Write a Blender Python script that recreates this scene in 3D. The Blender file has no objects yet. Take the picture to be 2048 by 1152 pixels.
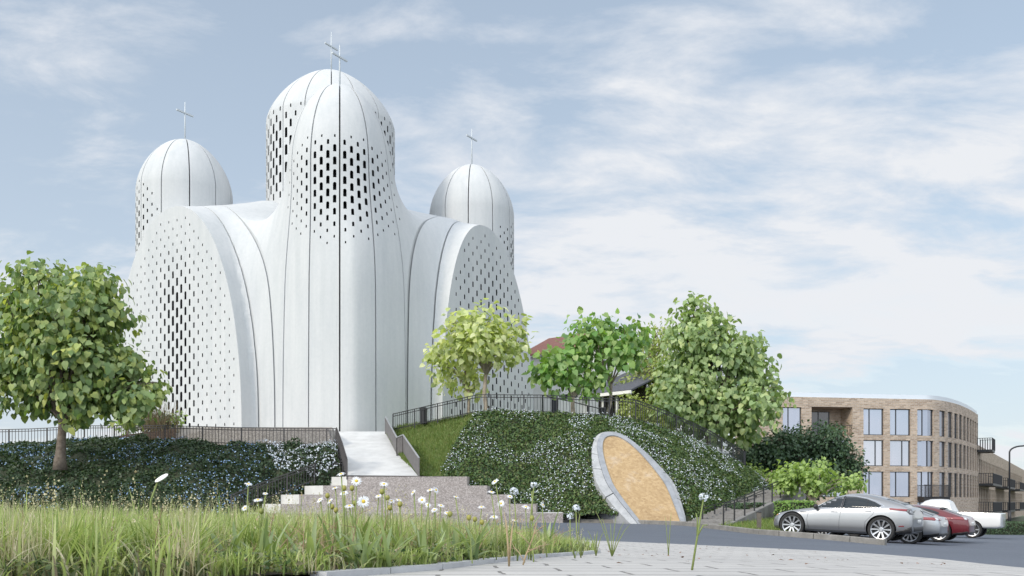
import bpy, bmesh, math, random
import numpy as np
from mathutils import Vector, Matrix, noise as mnoise
from mathutils.bvhtree import BVHTree
from mathutils.geometry import delaunay_2d_cdt, tessellate_polygon

S = bpy.context.scene
COL = S.collection
R = math.radians
random.seed(7)
RNG = np.random.default_rng(7)

# ------------------------------------------------------------------ camera
F = 1800.0          # focal length in photo pixels (photo 2048 wide)
HZ = 1005.0         # horizon row of the photo
CZ = 1.5            # camera height in world units
cam_d = bpy.data.cameras.new('camera')
cam_d.sensor_width = 36.0
cam_d.lens = 36.0 * F / 2048.0
cam_d.shift_y = (HZ - 576.0) / 2048.0
cam_d.clip_start = 0.05
cam_d.clip_end = 6000
cam = bpy.data.objects.new('camera', cam_d)
COL.objects.link(cam)
cam.location = (0, 0, CZ)
cam.rotation_euler = (R(90), 0, 0)
S.camera = cam

# ------------------------------------------------------------------ sky
SUN = Vector((-0.66, -0.60, 0.56)).normalized()
world = bpy.data.worlds.new("World")
S.world = world
world.use_nodes = True
wt = world.node_tree
wt.nodes.clear()


def build_sky(nt):
    N, L = nt.nodes, nt.links
    out = N.new('ShaderNodeOutputWorld')
    bg = N.new('ShaderNodeBackground')
    bg.inputs['Strength'].default_value = 0.1
    L.new(bg.outputs[0], out.inputs[0])
    sky = N.new('ShaderNodeTexSky')
    sky.sky_type = 'NISHITA'
    sky.sun_disc = False
    sky.sun_elevation = math.asin(SUN.z)
    sky.sun_rotation = math.atan2(SUN.x, SUN.y)
    sky.air_density = 1.0
    sky.dust_density = 0.4
    sky.ozone_density = 1.4
    tc = N.new('ShaderNodeTexCoord')
    sep = N.new('ShaderNodeSeparateXYZ')
    L.new(tc.outputs['Generated'], sep.inputs[0])

    def M(op, a, b=None, c=None):
        n = N.new('ShaderNodeMath'); n.operation = op
        for i, v in enumerate((a, b, c)):
            if v is None: continue
            if isinstance(v, (int, float)): n.inputs[i].default_value = v
            else: L.new(v, n.inputs[i])
        return n.outputs[0]
    zz = M('MAXIMUM', sep.outputs[2], 0.0)
    den = M('ADD', zz, 0.22)
    u = M('DIVIDE', sep.outputs[0], den)
    v = M('DIVIDE', sep.outputs[1], den)
    cb = N.new('ShaderNodeCombineXYZ')
    L.new(u, cb.inputs[0]); L.new(v, cb.inputs[1])

    def noise(vec, sc, det, rough, dist=0.0, stretch=(1, 1, 1), rot=0.0, off=(0, 0, 0)):
        mp = N.new('ShaderNodeMapping')
        mp.inputs['Location'].default_value = off
        mp.inputs['Rotation'].default_value = (0, 0, rot)
        mp.inputs['Scale'].default_value = stretch
        L.new(vec, mp.inputs[0])
        t = N.new('ShaderNodeTexNoise')
        t.inputs['Scale'].default_value = sc
        t.inputs['Detail'].default_value = det
        t.inputs['Roughness'].default_value = rough
        t.inputs['Distortion'].default_value = dist
        L.new(mp.outputs[0], t.inputs['Vector'])
        return t.outputs[0]
    big = noise(cb.outputs[0], 0.75, 3, 0.5, 0.3, (1, 1, 1), R(-25), (1.4, 0.3, 0))
    wisp = noise(cb.outputs[0], 1.5, 9, 0.55, 0.35, (0.55, 1.35, 1), R(-35), (0.3, 5.2, 0))
    fine = noise(cb.outputs[0], 4.2, 12, 0.62, 0.3, (0.75, 1.25, 1), R(-30), (1.3, 2.2, 0))
    s = M('ADD', M('MULTIPLY', big, 1.0), M('MULTIPLY', wisp, 0.8))
    s = M('ADD', s, M('MULTIPLY', fine, 0.75))
    rmp = N.new('ShaderNodeValToRGB')
    rmp.color_ramp.interpolation = 'EASE'
    rmp.color_ramp.elements[0].position = 0.385; rmp.color_ramp.elements[0].color = (0, 0, 0, 1)
    rmp.color_ramp.elements[1].position = 0.55; rmp.color_ramp.elements[1].color = (1, 1, 1, 1)
    L.new(M('MULTIPLY', s, 0.395), rmp.inputs[0])
    # thin milky veil, denser towards the horizon
    veil = M('POWER', M('SUBTRACT', 1.0, M('MINIMUM', M('MULTIPLY', zz, 1.25), 1.0)), 2.0)
    mask = M('MAXIMUM', M('MULTIPLY', rmp.outputs[0], M('ADD', 0.58, M('MULTIPLY', fine, 0.8))), M('MULTIPLY', veil, 0.85))
    mask = M('ADD', M('MULTIPLY', mask, 0.50), 0.50)
    # thicker cloud is slightly grey-blue, thin bright edges white
    grey = N.new('ShaderNodeMixRGB')
    grey.inputs[1].default_value = (3.65, 4.15, 4.95, 1)
    grey.inputs[2].default_value = (5.3, 5.45, 5.7, 1)
    gm = M('MULTIPLY', M('MAXIMUM', M('SUBTRACT', M('ADD', M('ADD', M('MULTIPLY', big, .55), M('MULTIPLY', wisp, .5)), M('MULTIPLY', fine, .6)), 0.70), 0.0), 5.5)
    L.new(M('MINIMUM', M('MAXIMUM', gm, M('MULTIPLY', veil, 0.35)), 1.0), grey.inputs[0])
    mx = N.new('ShaderNodeMixRGB')
    L.new(mask, mx.inputs[0])
    tint = N.new('ShaderNodeMixRGB'); tint.blend_type = 'MULTIPLY'; tint.inputs[0].default_value = 1.0
    tint.inputs[2].default_value = (1.08, 1.14, 1.0, 1)
    L.new(sky.outputs[0], tint.inputs[1])
    L.new(tint.outputs[0], mx.inputs[1])
    L.new(grey.outputs[0], mx.inputs[2])
    # soft fill added for the shaded walls: unseen sky behind the camera is brightened
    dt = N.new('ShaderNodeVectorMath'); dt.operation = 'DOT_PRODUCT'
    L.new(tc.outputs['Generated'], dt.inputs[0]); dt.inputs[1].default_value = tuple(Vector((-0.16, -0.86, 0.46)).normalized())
    fill_gain = M('ADD', 1.0, M('MULTIPLY', M('POWER', M('MAXIMUM', dt.outputs['Value'], 0.0), 0.8), 1.55))
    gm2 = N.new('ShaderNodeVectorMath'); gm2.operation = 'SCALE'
    L.new(mx.outputs[0], gm2.inputs[0]); L.new(fill_gain, gm2.inputs['Scale'])
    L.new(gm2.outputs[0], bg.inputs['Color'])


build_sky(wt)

sun_d = bpy.data.lights.new('sun', 'SUN')
sun_d.energy = 1.5
sun_d.angle = R(10)
sun_d.color = (1.0, 0.90, 0.76)
sun = bpy.data.objects.new('sun', sun_d)
COL.objects.link(sun)
sun.rotation_euler = SUN.to_track_quat('Z', 'Y').to_euler()

S.view_settings.view_transform = 'Standard'
S.view_settings.look = 'None'
S.view_settings.exposure = 0.66
S.view_settings.gamma = 1.0
S.cycles.use_denoising = True
S.cycles.max_bounces = 6
S.cycles.transparent_max_bounces = 6
S.cycles.caustics_reflective = False
S.cycles.caustics_refractive = False


# ------------------------------------------------------------------ helpers
def P(px, py, d):
    return Vector(((px - 1024.0) / F * d, d, CZ + (HZ - py) / F * d))


def XY(px, d):
    return Vector(((px - 1024.0) / F * d, d))


def tag(o, label=None, cat=None, group=None, kind=None):
    if label: o['label'] = label
    if cat: o['category'] = cat
    if group: o['group'] = group
    if kind: o['kind'] = kind
    return o


def empty(name, loc=(0, 0, 0), rz=0.0):
    o = bpy.data.objects.new(name, None)
    COL.objects.link(o)
    o.location = loc
    o.rotation_euler = (0, 0, rz)
    o.empty_display_size = 0.2
    return o


def link(name, me, mat=None, parent=None, world_space=False):
    """world_space: the mesh is in world coordinates though the parent is moved"""
    o = bpy.data.objects.new(name, me)
    COL.objects.link(o)
    if mat is not None:
        for m in (mat if isinstance(mat, (list, tuple)) else [mat]):
            me.materials.append(m)
    if parent is not None:
        o.parent = parent
        if world_space:
            o.matrix_parent_inverse = (Matrix.Translation(parent.location) @ parent.rotation_euler.to_matrix().to_4x4()).inverted()
    return o


def mesh_np(name, verts, faces, smooth=False, uv=None, mat_idx=None):
    """verts (N,3); faces: array (M,k) or list of arrays with different k"""
    verts = np.asarray(verts, dtype=np.float32).reshape(-1, 3)
    if isinstance(faces, np.ndarray): faces = [faces]
    faces = [np.asarray(f, dtype=np.int32) for f in faces if len(f)]
    me = bpy.data.meshes.new(name)
    me.vertices.add(len(verts))
    me.vertices.foreach_set('co', verts.ravel())
    nl = sum(f.size for f in faces); nf = sum(len(f) for f in faces)
    me.loops.add(nl); me.polygons.add(nf)
    me.loops.foreach_set('vertex_index', np.concatenate([f.ravel() for f in faces]))
    tot = np.concatenate([np.full(len(f), f.shape[1], np.int32) for f in faces])
    st = np.concatenate([[0], np.cumsum(tot)[:-1]]).astype(np.int32)
    me.polygons.foreach_set('loop_start', st)
    if smooth: me.polygons.foreach_set('use_smooth', np.ones(nf, bool))
    if mat_idx is not None: me.polygons.foreach_set('material_index', np.asarray(mat_idx, np.int32))
    me.update(calc_edges=True)
    if uv is not None:
        l = me.uv_layers.new(name='uv')
        vi = np.concatenate([f.ravel() for f in faces])
        l.data.foreach_set('uv', np.asarray(uv, np.float32)[vi].ravel())
    return me


class MB:
    """collects simple shapes into one mesh"""
    def __init__(self):
        self.v = []; self.f = []; self.m = []

    def add(self, vs, fs, m=0):
        o = len(self.v)
        self.v += [tuple(v) for v in vs]
        self.f += [tuple(i + o for i in f) for f in fs]
        self.m += [m] * len(fs)
        return self

    def box(self, c, s, rz=0.0, m=0, ax=None):
        cx, cy, cz = c; sx, sy, sz = (q / 2 for q in s)
        ca, sa = math.cos(rz), math.sin(rz)
        vs = []
        for z in (-sz, sz):
            for x, y in ((-sx, -sy), (sx, -sy), (sx, sy), (-sx, sy)):
                vs.append((cx + x * ca - y * sa, cy + x * sa + y * ca, cz + z))
        return self.add(vs, [(3, 2, 1, 0), (4, 5, 6, 7), (0, 1, 5, 4), (1, 2, 6, 5), (2, 3, 7, 6), (3, 0, 4, 7)], m)

    def bar(self, a, b, w, h=None, m=0, up=(0, 0, 1)):
        a, b = Vector(a), Vector(b); h = h or w
        d = (b - a).normalized()
        upv = Vector(up)
        if abs(d.dot(upv)) > 0.98: upv = Vector((0, 1, 0))
        s = d.cross(upv).normalized(); t = s.cross(d)
        vs = []
        for p in (a, b):
            for i, j in ((-1, -1), (1, -1), (1, 1), (-1, 1)):
                vs.append(p + s * (i * w / 2) + t * (j * h / 2))
        return self.add(vs, [(3, 2, 1, 0), (4, 5, 6, 7), (0, 1, 5, 4), (1, 2, 6, 5), (2, 3, 7, 6), (3, 0, 4, 7)], m)

    def tube(self, pts, rad, n=8, m=0, caps=True):
        pts = [Vector(p) for p in pts]
        rads = rad if isinstance(rad, (list, tuple)) else [rad] * len(pts)
        o = len(self.v)
        prev = None
        for i, p in enumerate(pts):
            d = (pts[min(i + 1, len(pts) - 1)] - pts[max(i - 1, 0)]).normalized()
            if prev is None:
                ref = Vector((0, 0, 1)) if abs(d.z) < 0.9 else Vector((1, 0, 0))
                s = d.cross(ref).normalized()
            else:
                s = (prev - d * prev.dot(d)).normalized()
            prev = s
            t = d.cross(s)
            for k in range(n):
                a = 2 * math.pi * k / n
                self.v.append(tuple(p + s * (rads[i] * math.cos(a)) + t * (rads[i] * math.sin(a))))
        for i in range(len(pts) - 1):
            for k in range(n):
                k2 = (k + 1) % n
                self.f.append((o + i * n + k, o + i * n + k2, o + (i + 1) * n + k2, o + (i + 1) * n + k)); self.m.append(m)
        if caps:
            self.f.append(tuple(o + k for k in range(n))[::-1]); self.m.append(m)
            self.f.append(tuple(o + (len(pts) - 1) * n + k for k in range(n))); self.m.append(m)
        return self

    def lathe(self, prof, c=(0, 0, 0), n=24, m=0, axis='z', caps=True):
        o = len(self.v)
        for r, h in prof:
            for k in range(n):
                a = 2 * math.pi * k / n
                x, y = r * math.cos(a), r * math.sin(a)
                q = (x, y, h) if axis == 'z' else (x, h, y)
                self.v.append((c[0] + q[0], c[1] + q[1], c[2] + q[2]))
        for i in range(len(prof) - 1):
            for k in range(n):
                k2 = (k + 1) % n
                f = (o + i * n + k, o + i * n + k2, o + (i + 1) * n + k2, o + (i + 1) * n + k)
                self.f.append(f if axis == 'z' else f[::-1]); self.m.append(m)
        if caps:
            a = tuple(o + k for k in range(n)); b = tuple(o + (len(prof) - 1) * n + k for k in range(n))
            self.f += [a[::-1], b] if axis == 'z' else [a, b[::-1]]
            self.m += [m, m]
        return self

    def mesh(self, name, smooth=False, angle=None):
        me = bpy.data.meshes.new(name)
        me.from_pydata(self.v, [], self.f)
        me.polygons.foreach_set('material_index', self.m)
        if smooth or angle:
            me.polygons.foreach_set('use_smooth', [True] * len(self.f))
        me.update()
        if angle: me.set_sharp_from_angle(angle=R(angle))
        return me

    def build(self, name, mat, parent=None, smooth=False, angle=None, ws=False):
        return link(name, self.mesh(name, smooth, angle), mat, parent, ws)


def grid_mesh(name, pts, smooth=True, uv=None, close_u=False):
    """pts array (nu, nv, 3)"""
    nu, nv = pts.shape[:2]
    idx = np.arange(nu * nv).reshape(nu, nv)
    f = np.stack([idx[:-1, :-1], idx[1:, :-1], idx[1:, 1:], idx[:-1, 1:]], -1).reshape(-1, 4)
    return mesh_np(name, pts.reshape(-1, 3), f, smooth, None if uv is None else uv.reshape(-1, 2))


# ------------------------------------------------------------------ materials
def mat(name, base=(0.5, 0.5, 0.5), rough=0.7, metal=0.0, spec=0.5, coat=0.0):
    m = bpy.data.materials.new(name)
    m.use_nodes = True
    b = m.node_tree.nodes['Principled BSDF']
    b.inputs['Base Color'].default_value = (*base, 1)
    b.inputs['Roughness'].default_value = rough
    b.inputs['Metallic'].default_value = metal
    b.inputs['Specular IOR Level'].default_value = spec
    if coat:
        b.inputs['Coat Weight'].default_value = coat
        b.inputs['Coat Roughness'].default_value = 0.04
    return m


def nd(m, t, **kw):
    n = m.node_tree.nodes.new(t)
    for k, v in kw.items():
        if hasattr(n, k) and k not in ('Scale',): setattr(n, k, v)
        else: n.inputs[k].default_value = v
    return n


def bs(m): return m.node_tree.nodes['Principled BSDF']
def lk(m, a, b): return m.node_tree.links.new(a, b)


def ramp(m, fac, stops):
    r = nd(m, 'ShaderNodeValToRGB')
    e = r.color_ramp.elements
    while len(e) < len(stops): e.new(0.5)
    for i, (p, c) in enumerate(stops):
        e[i].position = p
        e[i].color = (*c, 1) if len(c) == 3 else c
    lk(m, fac, r.inputs[0])
    return r.outputs[0]


def coord(m, kind='Object', scale=(1, 1, 1), rot=(0, 0, 0)):
    t = nd(m, 'ShaderNodeTexCoord')
    mp = nd(m, 'ShaderNodeMapping')
    mp.inputs['Scale'].default_value = scale
    mp.inputs['Rotation'].default_value = rot
    lk(m, t.outputs[kind], mp.inputs[0])
    return mp.outputs[0]


def noise_tex(m, vec, sc, det=6, rough=0.6, dist=0.0):
    t = nd(m, 'ShaderNodeTexNoise')
    t.inputs['Scale'].default_value = sc
    t.inputs['Detail'].default_value = det
    t.inputs['Roughness'].default_value = rough
    t.inputs['Distortion'].default_value = dist
    lk(m, vec, t.inputs['Vector'])
    return t.outputs[0]


def mixc(m, fac, a, b, mode='MIX'):
    n = nd(m, 'ShaderNodeMixRGB'); n.blend_type = mode
    for i, v in enumerate((fac, a, b)):
        if isinstance(v, (int, float)): n.inputs[i].default_value = v
        elif isinstance(v, (tuple, list)): n.inputs[i].default_value = (*v, 1)
        else: lk(m, v, n.inputs[i])
    return n.outputs[0]


def bump(m, h, strength=0.3, dist=0.02):
    b = nd(m, 'ShaderNodeBump')
    b.inputs['Strength'].default_value = strength
    b.inputs['Distance'].default_value = dist
    lk(m, h, b.inputs['Height'])
    lk(m, b.outputs[0], bs(m).inputs['Normal'])


def noisy(name, c0, c1, sc=3.0, rough=0.8, bmp=0.2, bsc=30.0, bd=0.01, det=8, **kw):
    m = mat(name, c0, rough, **kw)
    v = coord(m)
    n = noise_tex(m, v, sc, det, 0.65)
    lk(m, ramp(m, n, [(0.3, c0), (0.7, c1)]), bs(m).inputs['Base Color'])
    if bmp: bump(m, noise_tex(m, v, bsc, 6, 0.7), bmp, bd)
    return m


def leaf_mat(name, cols, rough=0.45, transl=0.35, tcol=None):
    """cols: colours picked per leaf"""
    m = mat(name, cols[0], rough, spec=0.4)
    g = nd(m, 'ShaderNodeNewGeometry')
    c = ramp(m, g.outputs['Random Per Island'], [(i / (len(cols) - 1) if len(cols) > 1 else 0, c) for i, c in enumerate(cols)])
    lk(m, c, bs(m).inputs['Base Color'])
    tr = nd(m, 'ShaderNodeBsdfTranslucent')
    tc = mixc(m, 1.0, c, tcol or (1.5, 1.6, 0.6), 'MULTIPLY')
    lk(m, tc, tr.inputs[0])
    mx = nd(m, 'ShaderNodeMixShader')
    mx.inputs[0].default_value = transl
    lk(m, bs(m).outputs[0], mx.inputs[1]); lk(m, tr.outputs[0], mx.inputs[2])
    out = m.node_tree.nodes['Material Output']
    lk(m, mx.outputs[0], out.inputs[0])
    return m


# ---- church concrete: white, faint board-marked bands and rain streaks
def concrete_white():
    m = mat('white_concrete', (0.70, 0.73, 0.73), 0.8, spec=0.15)
    v = coord(m, 'Object', (1, 1, 0.22))
    n1 = noise_tex(m, v, 0.9, 8, 0.62, 0.3)
    v2 = coord(m, 'Object', (1, 1, 1))
    n2 = noise_tex(m, v2, 5.0, 8, 0.7)
    c = ramp(m, n1, [(0.25, (0.462, 0.482, 0.497)), (0.5, (0.522, 0.536, 0.545)), (0.8, (0.555, 0.567, 0.572))])
    c = mixc(m, 0.28, c, ramp(m, n2, [(0.3, (0.43,0.455,0.475)), (0.7, (0.585,0.592,0.596))]))
    v3 = coord(m, 'Object', (1, 1, 1))
    n5 = noise_tex(m, coord(m, 'Object', (2.6, 2.6, 0.09)), 1.0, 6, 0.7)
    c = mixc(m, 0.32, c, ramp(m, n5, [(0.36, (0.80, 0.835, 0.84)), (0.62, (1.02, 1.02, 1.02))]), 'MULTIPLY')
    lk(m, c, bs(m).inputs['Base Color'])
    n3 = noise_tex(m, v3, 9.0, 8, 0.7)
    bump(m, n3, 0.12, 0.03)
    return m


MAT = {}
MAT['concrete_white'] = concrete_white()
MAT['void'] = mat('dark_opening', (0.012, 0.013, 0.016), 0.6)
MAT['black_metal'] = mat('black_metal', (0.018, 0.018, 0.02), 0.45, 0.0, 0.5)
MAT['grey_metal'] = mat('grey_metal', (0.45, 0.46, 0.48), 0.4, 0.6)
MAT['steel'] = mat('cross_steel', (0.5, 0.54, 0.57), 0.5, 0.0)
MAT['brown_metal'] = noisy('brown_mesh_panel', (0.085, 0.08, 0.08), (0.14, 0.13, 0.128), 4, 0.55, 0.1)
MAT['concrete'] = noisy('grey_concrete', (0.36, 0.37, 0.385), (0.52, 0.53, 0.545), 2.5, 0.85, 0.35, 25, 0.02)
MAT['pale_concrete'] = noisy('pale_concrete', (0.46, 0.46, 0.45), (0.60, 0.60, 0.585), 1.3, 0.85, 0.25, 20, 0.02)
MAT['aggregate'] = None
MAT['bark'] = noisy('bark', (0.08, 0.06, 0.045), (0.2, 0.165, 0.13), 6, 0.9, 0.6, 18, 0.03)
MAT['pale_bark'] = noisy('pale_bark', (0.2, 0.165, 0.125), (0.36, 0.31, 0.25), 6, 0.9, 0.6, 18, 0.03)


def aggregate():
    m = mat('exposed_aggregate', (0.3, 0.27, 0.25), 0.9)
    v = coord(m)
    vo = nd(m, 'ShaderNodeTexVoronoi'); vo.inputs['Scale'].default_value = 26
    lk(m, v, vo.inputs['Vector'])
    n = noise_tex(m, v, 1.5, 5, 0.6)
    sp = nd(m, 'ShaderNodeSeparateColor'); lk(m, vo.outputs['Color'], sp.inputs[0])
    c = ramp(m, sp.outputs[0], [(0, (0.15, 0.13, 0.122)), (0.5, (0.26, 0.235, 0.225)), (1, (0.44, 0.405, 0.39))])
    c = mixc(m, 0.4, c, ramp(m, n, [(0.3, (0.21, 0.19, 0.182)), (0.7, (0.34, 0.31, 0.30))]))
    lk(m, c, bs(m).inputs['Base Color'])
    bump(m, vo.outputs['Distance'], 0.5, 0.02)
    return m


MAT['aggregate'] = aggregate()
# ------------------------------------------------------------------ ground heights
CTRL = np.array([  # x, y, drop below the camera
    (0, 0, .22), (0, 3, .245), (-3, 3, .25), (2, 3.5, .286), (0.65, 7, .408), (-4, 7, .42), (1.14, 12, .527), (2.43, 10.5, .525),
    (3.4, 9, .515), (3.76, 8, .516), (3.98, 7, .525), (4.3, 0, .40), (-8, 12, .55), (-4, -6, .2), (6, -6, .45), (-12, 0, .2),
    (10.65, 25.6, 1.22), (8.1, 28.3, 1.03), (6.9, 36, .93), (2.8, 40, .90), (-6, 38, .86), (-22, 36, .9), (-40, 36, 1.0),
    (11.0, 27.1, 1.19), (8.65, 28.8, 1.08), (13.4, 30, 1.38), (15.8, 33, 1.43), (22, 43, 1.68), (6, 20, .86), (-5, 20, .75), (-25, 18, .75),
    (26, 45, 1.78), (14, 20, 1.15), (30, 25, 1.6), (45, 60, 2.0), (70, 30, 2.1), (80, 90, 2.2), (20, 90, 2.0), (20, 0, 1.0), (40, 0, 1.5),
    (8, 50, 1.3), (15, 60, 1.6)], float)


def _tps_fit(c):
    n = len(c)
    d2 = ((c[:, None, :2] - c[None, :, :2]) ** 2).sum(-1)
    K = np.where(d2 > 0, d2 * np.log(d2 + 1e-12) * 0.5, 0) + np.eye(n) * 0.02
    Pm = np.hstack([np.ones((n, 1)), c[:, :2]])
    A = np.block([[K, Pm], [Pm.T, np.zeros((3, 3))]])
    return np.linalg.solve(A, np.concatenate([c[:, 2], np.zeros(3)]))


TPS = _tps_fit(CTRL)


def gz(x, y):
    """ground height (world)"""
    x = np.asarray(x, float); y = np.asarray(y, float)
    shp = x.shape
    p = np.stack([x.ravel(), y.ravel()], -1)
    out = np.empty(len(p))
    for i in range(0, len(p), 20000):
        q = p[i:i + 20000]
        d2 = ((q[:, None] - CTRL[None, :, :2]) ** 2).sum(-1)
        K = np.where(d2 > 0, d2 * np.log(d2 + 1e-12) * 0.5, 0)
        out[i:i + 20000] = K @ TPS[:-3] + TPS[-3] + q @ TPS[-2:]
    return (CZ - out).reshape(shp) if shp else CZ - float(out[0])


# far ground
m = noisy('far_ground', (0.05, 0.07, 0.03), (0.10, 0.11, 0.06), 0.05, 0.95, 0)
g = MB(); z = CZ - 3.1
g.add([(-3000, -300, z), (3000, -300, z), (3000, 5000, z), (-3000, 5000, z)], [(0, 1, 2, 3)])
tag(g.build('ground', m), kind='structure')


# road
def asphalt():
    m = mat('asphalt', (0.1, 0.11, 0.13), 0.78, spec=0.35)
    v = coord(m)
    n1 = noise_tex(m, v, 0.35, 6, 0.6, 0.6)
    n2 = noise_tex(m, v, 60, 3, 0.6)
    c = ramp(m, n1, [(0.3, (0.068, 0.083, 0.112)), (0.7, (0.105, 0.124, 0.158))])
    c = mixc(m, 0.5, c, ramp(m, n2, [(0.35, (0.06, 0.07, 0.09)), (0.65, (0.16, 0.178, 0.21))]))
    lk(m, c, bs(m).inputs['Base Color'])
    bump(m, n2, 0.35, 0.006)
    return m


xs = np.concatenate([np.linspace(-45, -12, 23)[:-1], np.linspace(-12, 30, 100)[:-1], np.linspace(30, 90, 40)])
ys = np.concatenate([np.linspace(-12, 0, 9)[:-1], np.linspace(0, 45, 110)[:-1], np.linspace(45, 100, 36)])
X, Y = np.meshgrid(xs, ys, indexing='ij')
Zr = gz(X, Y)
tag(link('road', grid_mesh('road', np.stack([X, Y, Zr], -1)), asphalt()), kind='structure')


# paving of small setts: rows follow the plaza
def paving():
    m = mat('sett_paving', (0.5, 0.48, 0.46), 0.85)
    v = coord(m, 'Object', (1, 1, 1), (0, 0, R(-4)))
    b = nd(m, 'ShaderNodeTexBrick')
    b.offset = 0.5
    b.inputs['Scale'].default_value = 1.0
    b.inputs['Brick Width'].default_value = 0.40
    b.inputs['Row Height'].default_value = 0.2
    b.inputs['Mortar Size'].default_value = 0.008
    b.inputs['Mortar Smooth'].default_value = 0.3
    b.inputs['Color1'].default_value = (0.43, 0.425, 0.42, 1)
    b.inputs['Color2'].default_value = (0.475, 0.47, 0.46, 1)
    b.inputs['Mortar'].default_value = (0.17, 0.165, 0.16, 1)
    n0 = noise_tex(m, v, 3.0, 4, 0.6)
    wv = mixc(m, 0.06, v, n0, 'ADD')
    lk(m, wv, b.inputs['Vector'])
    n = noise_tex(m, v, 1.2, 8, 0.65)
    c = mixc(m, 0.6, b.outputs['Color'], ramp(m, n, [(0.3, (0.74, 0.735, 0.74)), (0.7, (1.05, 1.04, 1.02))]), 'MULTIPLY')
    n4 = noise_tex(m, v, 90, 4, 0.7)
    c = mixc(m, 0.35, c, ramp(m, n4, [(0.3, (0.7, 0.7, 0.7)), (0.7, (1.1, 1.1, 1.1))]), 'MULTIPLY')
    lk(m, c, bs(m).inputs['Base Color'])
    mx = nd(m, 'ShaderNodeMath', operation='MULTIPLY'); mx.inputs[1].default_value = -1.0
    lk(m, b.outputs['Fac'], mx.inputs[0])
    bump(m, mx.outputs[0], 0.5, 0.01)
    return m


EDGE = np.array([(-6, 4.7), (0, 4.35), (5, 4.1), (7, 3.98), (8, 3.76), (9, 3.4), (10.5, 2.43), (11.3, 1.75), (12, 1.14), (12.3, 0.6)])
yy = np.linspace(-6, 12.3, 90)
xe = np.interp(yy, EDGE[:, 0], EDGE[:, 1])
t = np.linspace(0, 1, 60)
X = -18 + (xe[:, None] + 18) * t[None, :]
Y = np.repeat(yy[:, None], 60, 1)
Zp = gz(X, Y) + 0.018
pts = np.stack([X, Y, Zp], -1)
pv = grid_mesh('paving', pts[:, ::-1])
# a thin stone edge so the sheet has thickness at the road
tag(link('paving', pv, paving()), kind='structure')

# kerb of long stones along the far side of the road
kl = [P(1060, 1046, 40.6), P(1150, 1046, 40), P(1250, 1049, 38.8), P(1370, 1053, 36), P(1460, 1062, 32), P(1540, 1071, 28.3), P(1655, 1081, 26.9), P(1772, 1092, 25.6)]


def resample(pl, step):
    pl = [Vector(p) for p in pl]
    out = [pl[0].copy()]; acc = 0.0
    for a, b in zip(pl, pl[1:]):
        L = (b - a).length; pos = step - acc
        while pos <= L:
            out.append(a.lerp(b, pos / L)); pos += step
        acc = (acc + L) % step
    if (out[-1] - pl[-1]).length > step * 0.3: out.append(pl[-1].copy())
    return out


kb = MB()
ks = resample(kl, 1.15)
for a, b in zip(ks, ks[1:]):
    a2, b2 = a.copy(), b.copy()
    a2.z = gz(a.x, a.y); b2.z = gz(b.x, b.y)
    d = (b2 - a2).normalized()
    a2 += d * 0.006; b2 -= d * 0.006
    kb.bar(a2 + Vector((0, 0, 0.02 + random.uniform(-.006, .006))), b2 + Vector((0, 0, 0.02 + random.uniform(-.006, .006))), 0.16, 0.30)
KM = noisy('kerb_stone', (0.15, 0.145, 0.135), (0.26, 0.25, 0.235), 3, 0.9, 0.5, 30, 0.02)
kob = kb.build('kerb', KM)
bv = kob.modifiers.new('bevel', 'BEVEL'); bv.width = 0.02; bv.segments = 2
tag(kob, kind='structure')

# ------------------------------------------------------------------ planted banks
def interp_line(pts, n):
    pts = np.array([tuple(p) for p in pts])
    # Catmull-Rom through the points
    u = np.linspace(0, len(pts) - 1, n)
    i = np.clip(np.floor(u).astype(int), 0, len(pts) - 2); f = (u - i)[:, None]
    p0 = pts[np.clip(i - 1, 0, None)]; p1 = pts[i]; p2 = pts[i + 1]; p3 = pts[np.clip(i + 2, None, len(pts) - 1)]
    return 0.5 * ((2 * p1) + (-p0 + p2) * f + (2 * p0 - 5 * p1 + 4 * p2 - p3) * f ** 2 + (-p0 + 3 * p1 - 3 * p2 + p3) * f ** 3)


def fbm(p, sc, oc=4):
    return np.array([mnoise.fractal(Vector(q) * sc, 1.0, 2.0, oc) for q in p])


def ruled(foot, top, nu, nv, bulge, rough=0.12, seed=0.0, extra_back=None):
    a = interp_line(foot, nu); b = interp_line(top, nu)
    v = np.linspace(0, 1, nv)
    g = a[:, None] * (1 - v)[None, :, None] + b[:, None] * v[None, :, None]
    # bulge outwards (perpendicular to the chord, away from the hill)
    ch = b - a
    tan = np.gradient(a + b, axis=0)
    nrm = np.cross(tan, ch); nrm /= np.linalg.norm(nrm, axis=1)[:, None] + 1e-9
    g += nrm[:, None] * (np.sin(v * np.pi) ** 0.8 * bulge)[None, :, None]
    flat = g.reshape(-1, 3)
    d = fbm(flat + seed, 0.9) * rough + fbm(flat + seed + 7, 2.6) * rough * 0.5
    g += nrm[:, None] * d.reshape(nu, nv)[..., None]
    return g


def surf_normals(g):
    du = np.gradient(g, axis=0); dv = np.gradient(g, axis=1)
    n = np.cross(du, dv)
    return n / (np.linalg.norm(n, axis=-1, keepdims=True) + 1e-9)


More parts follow.
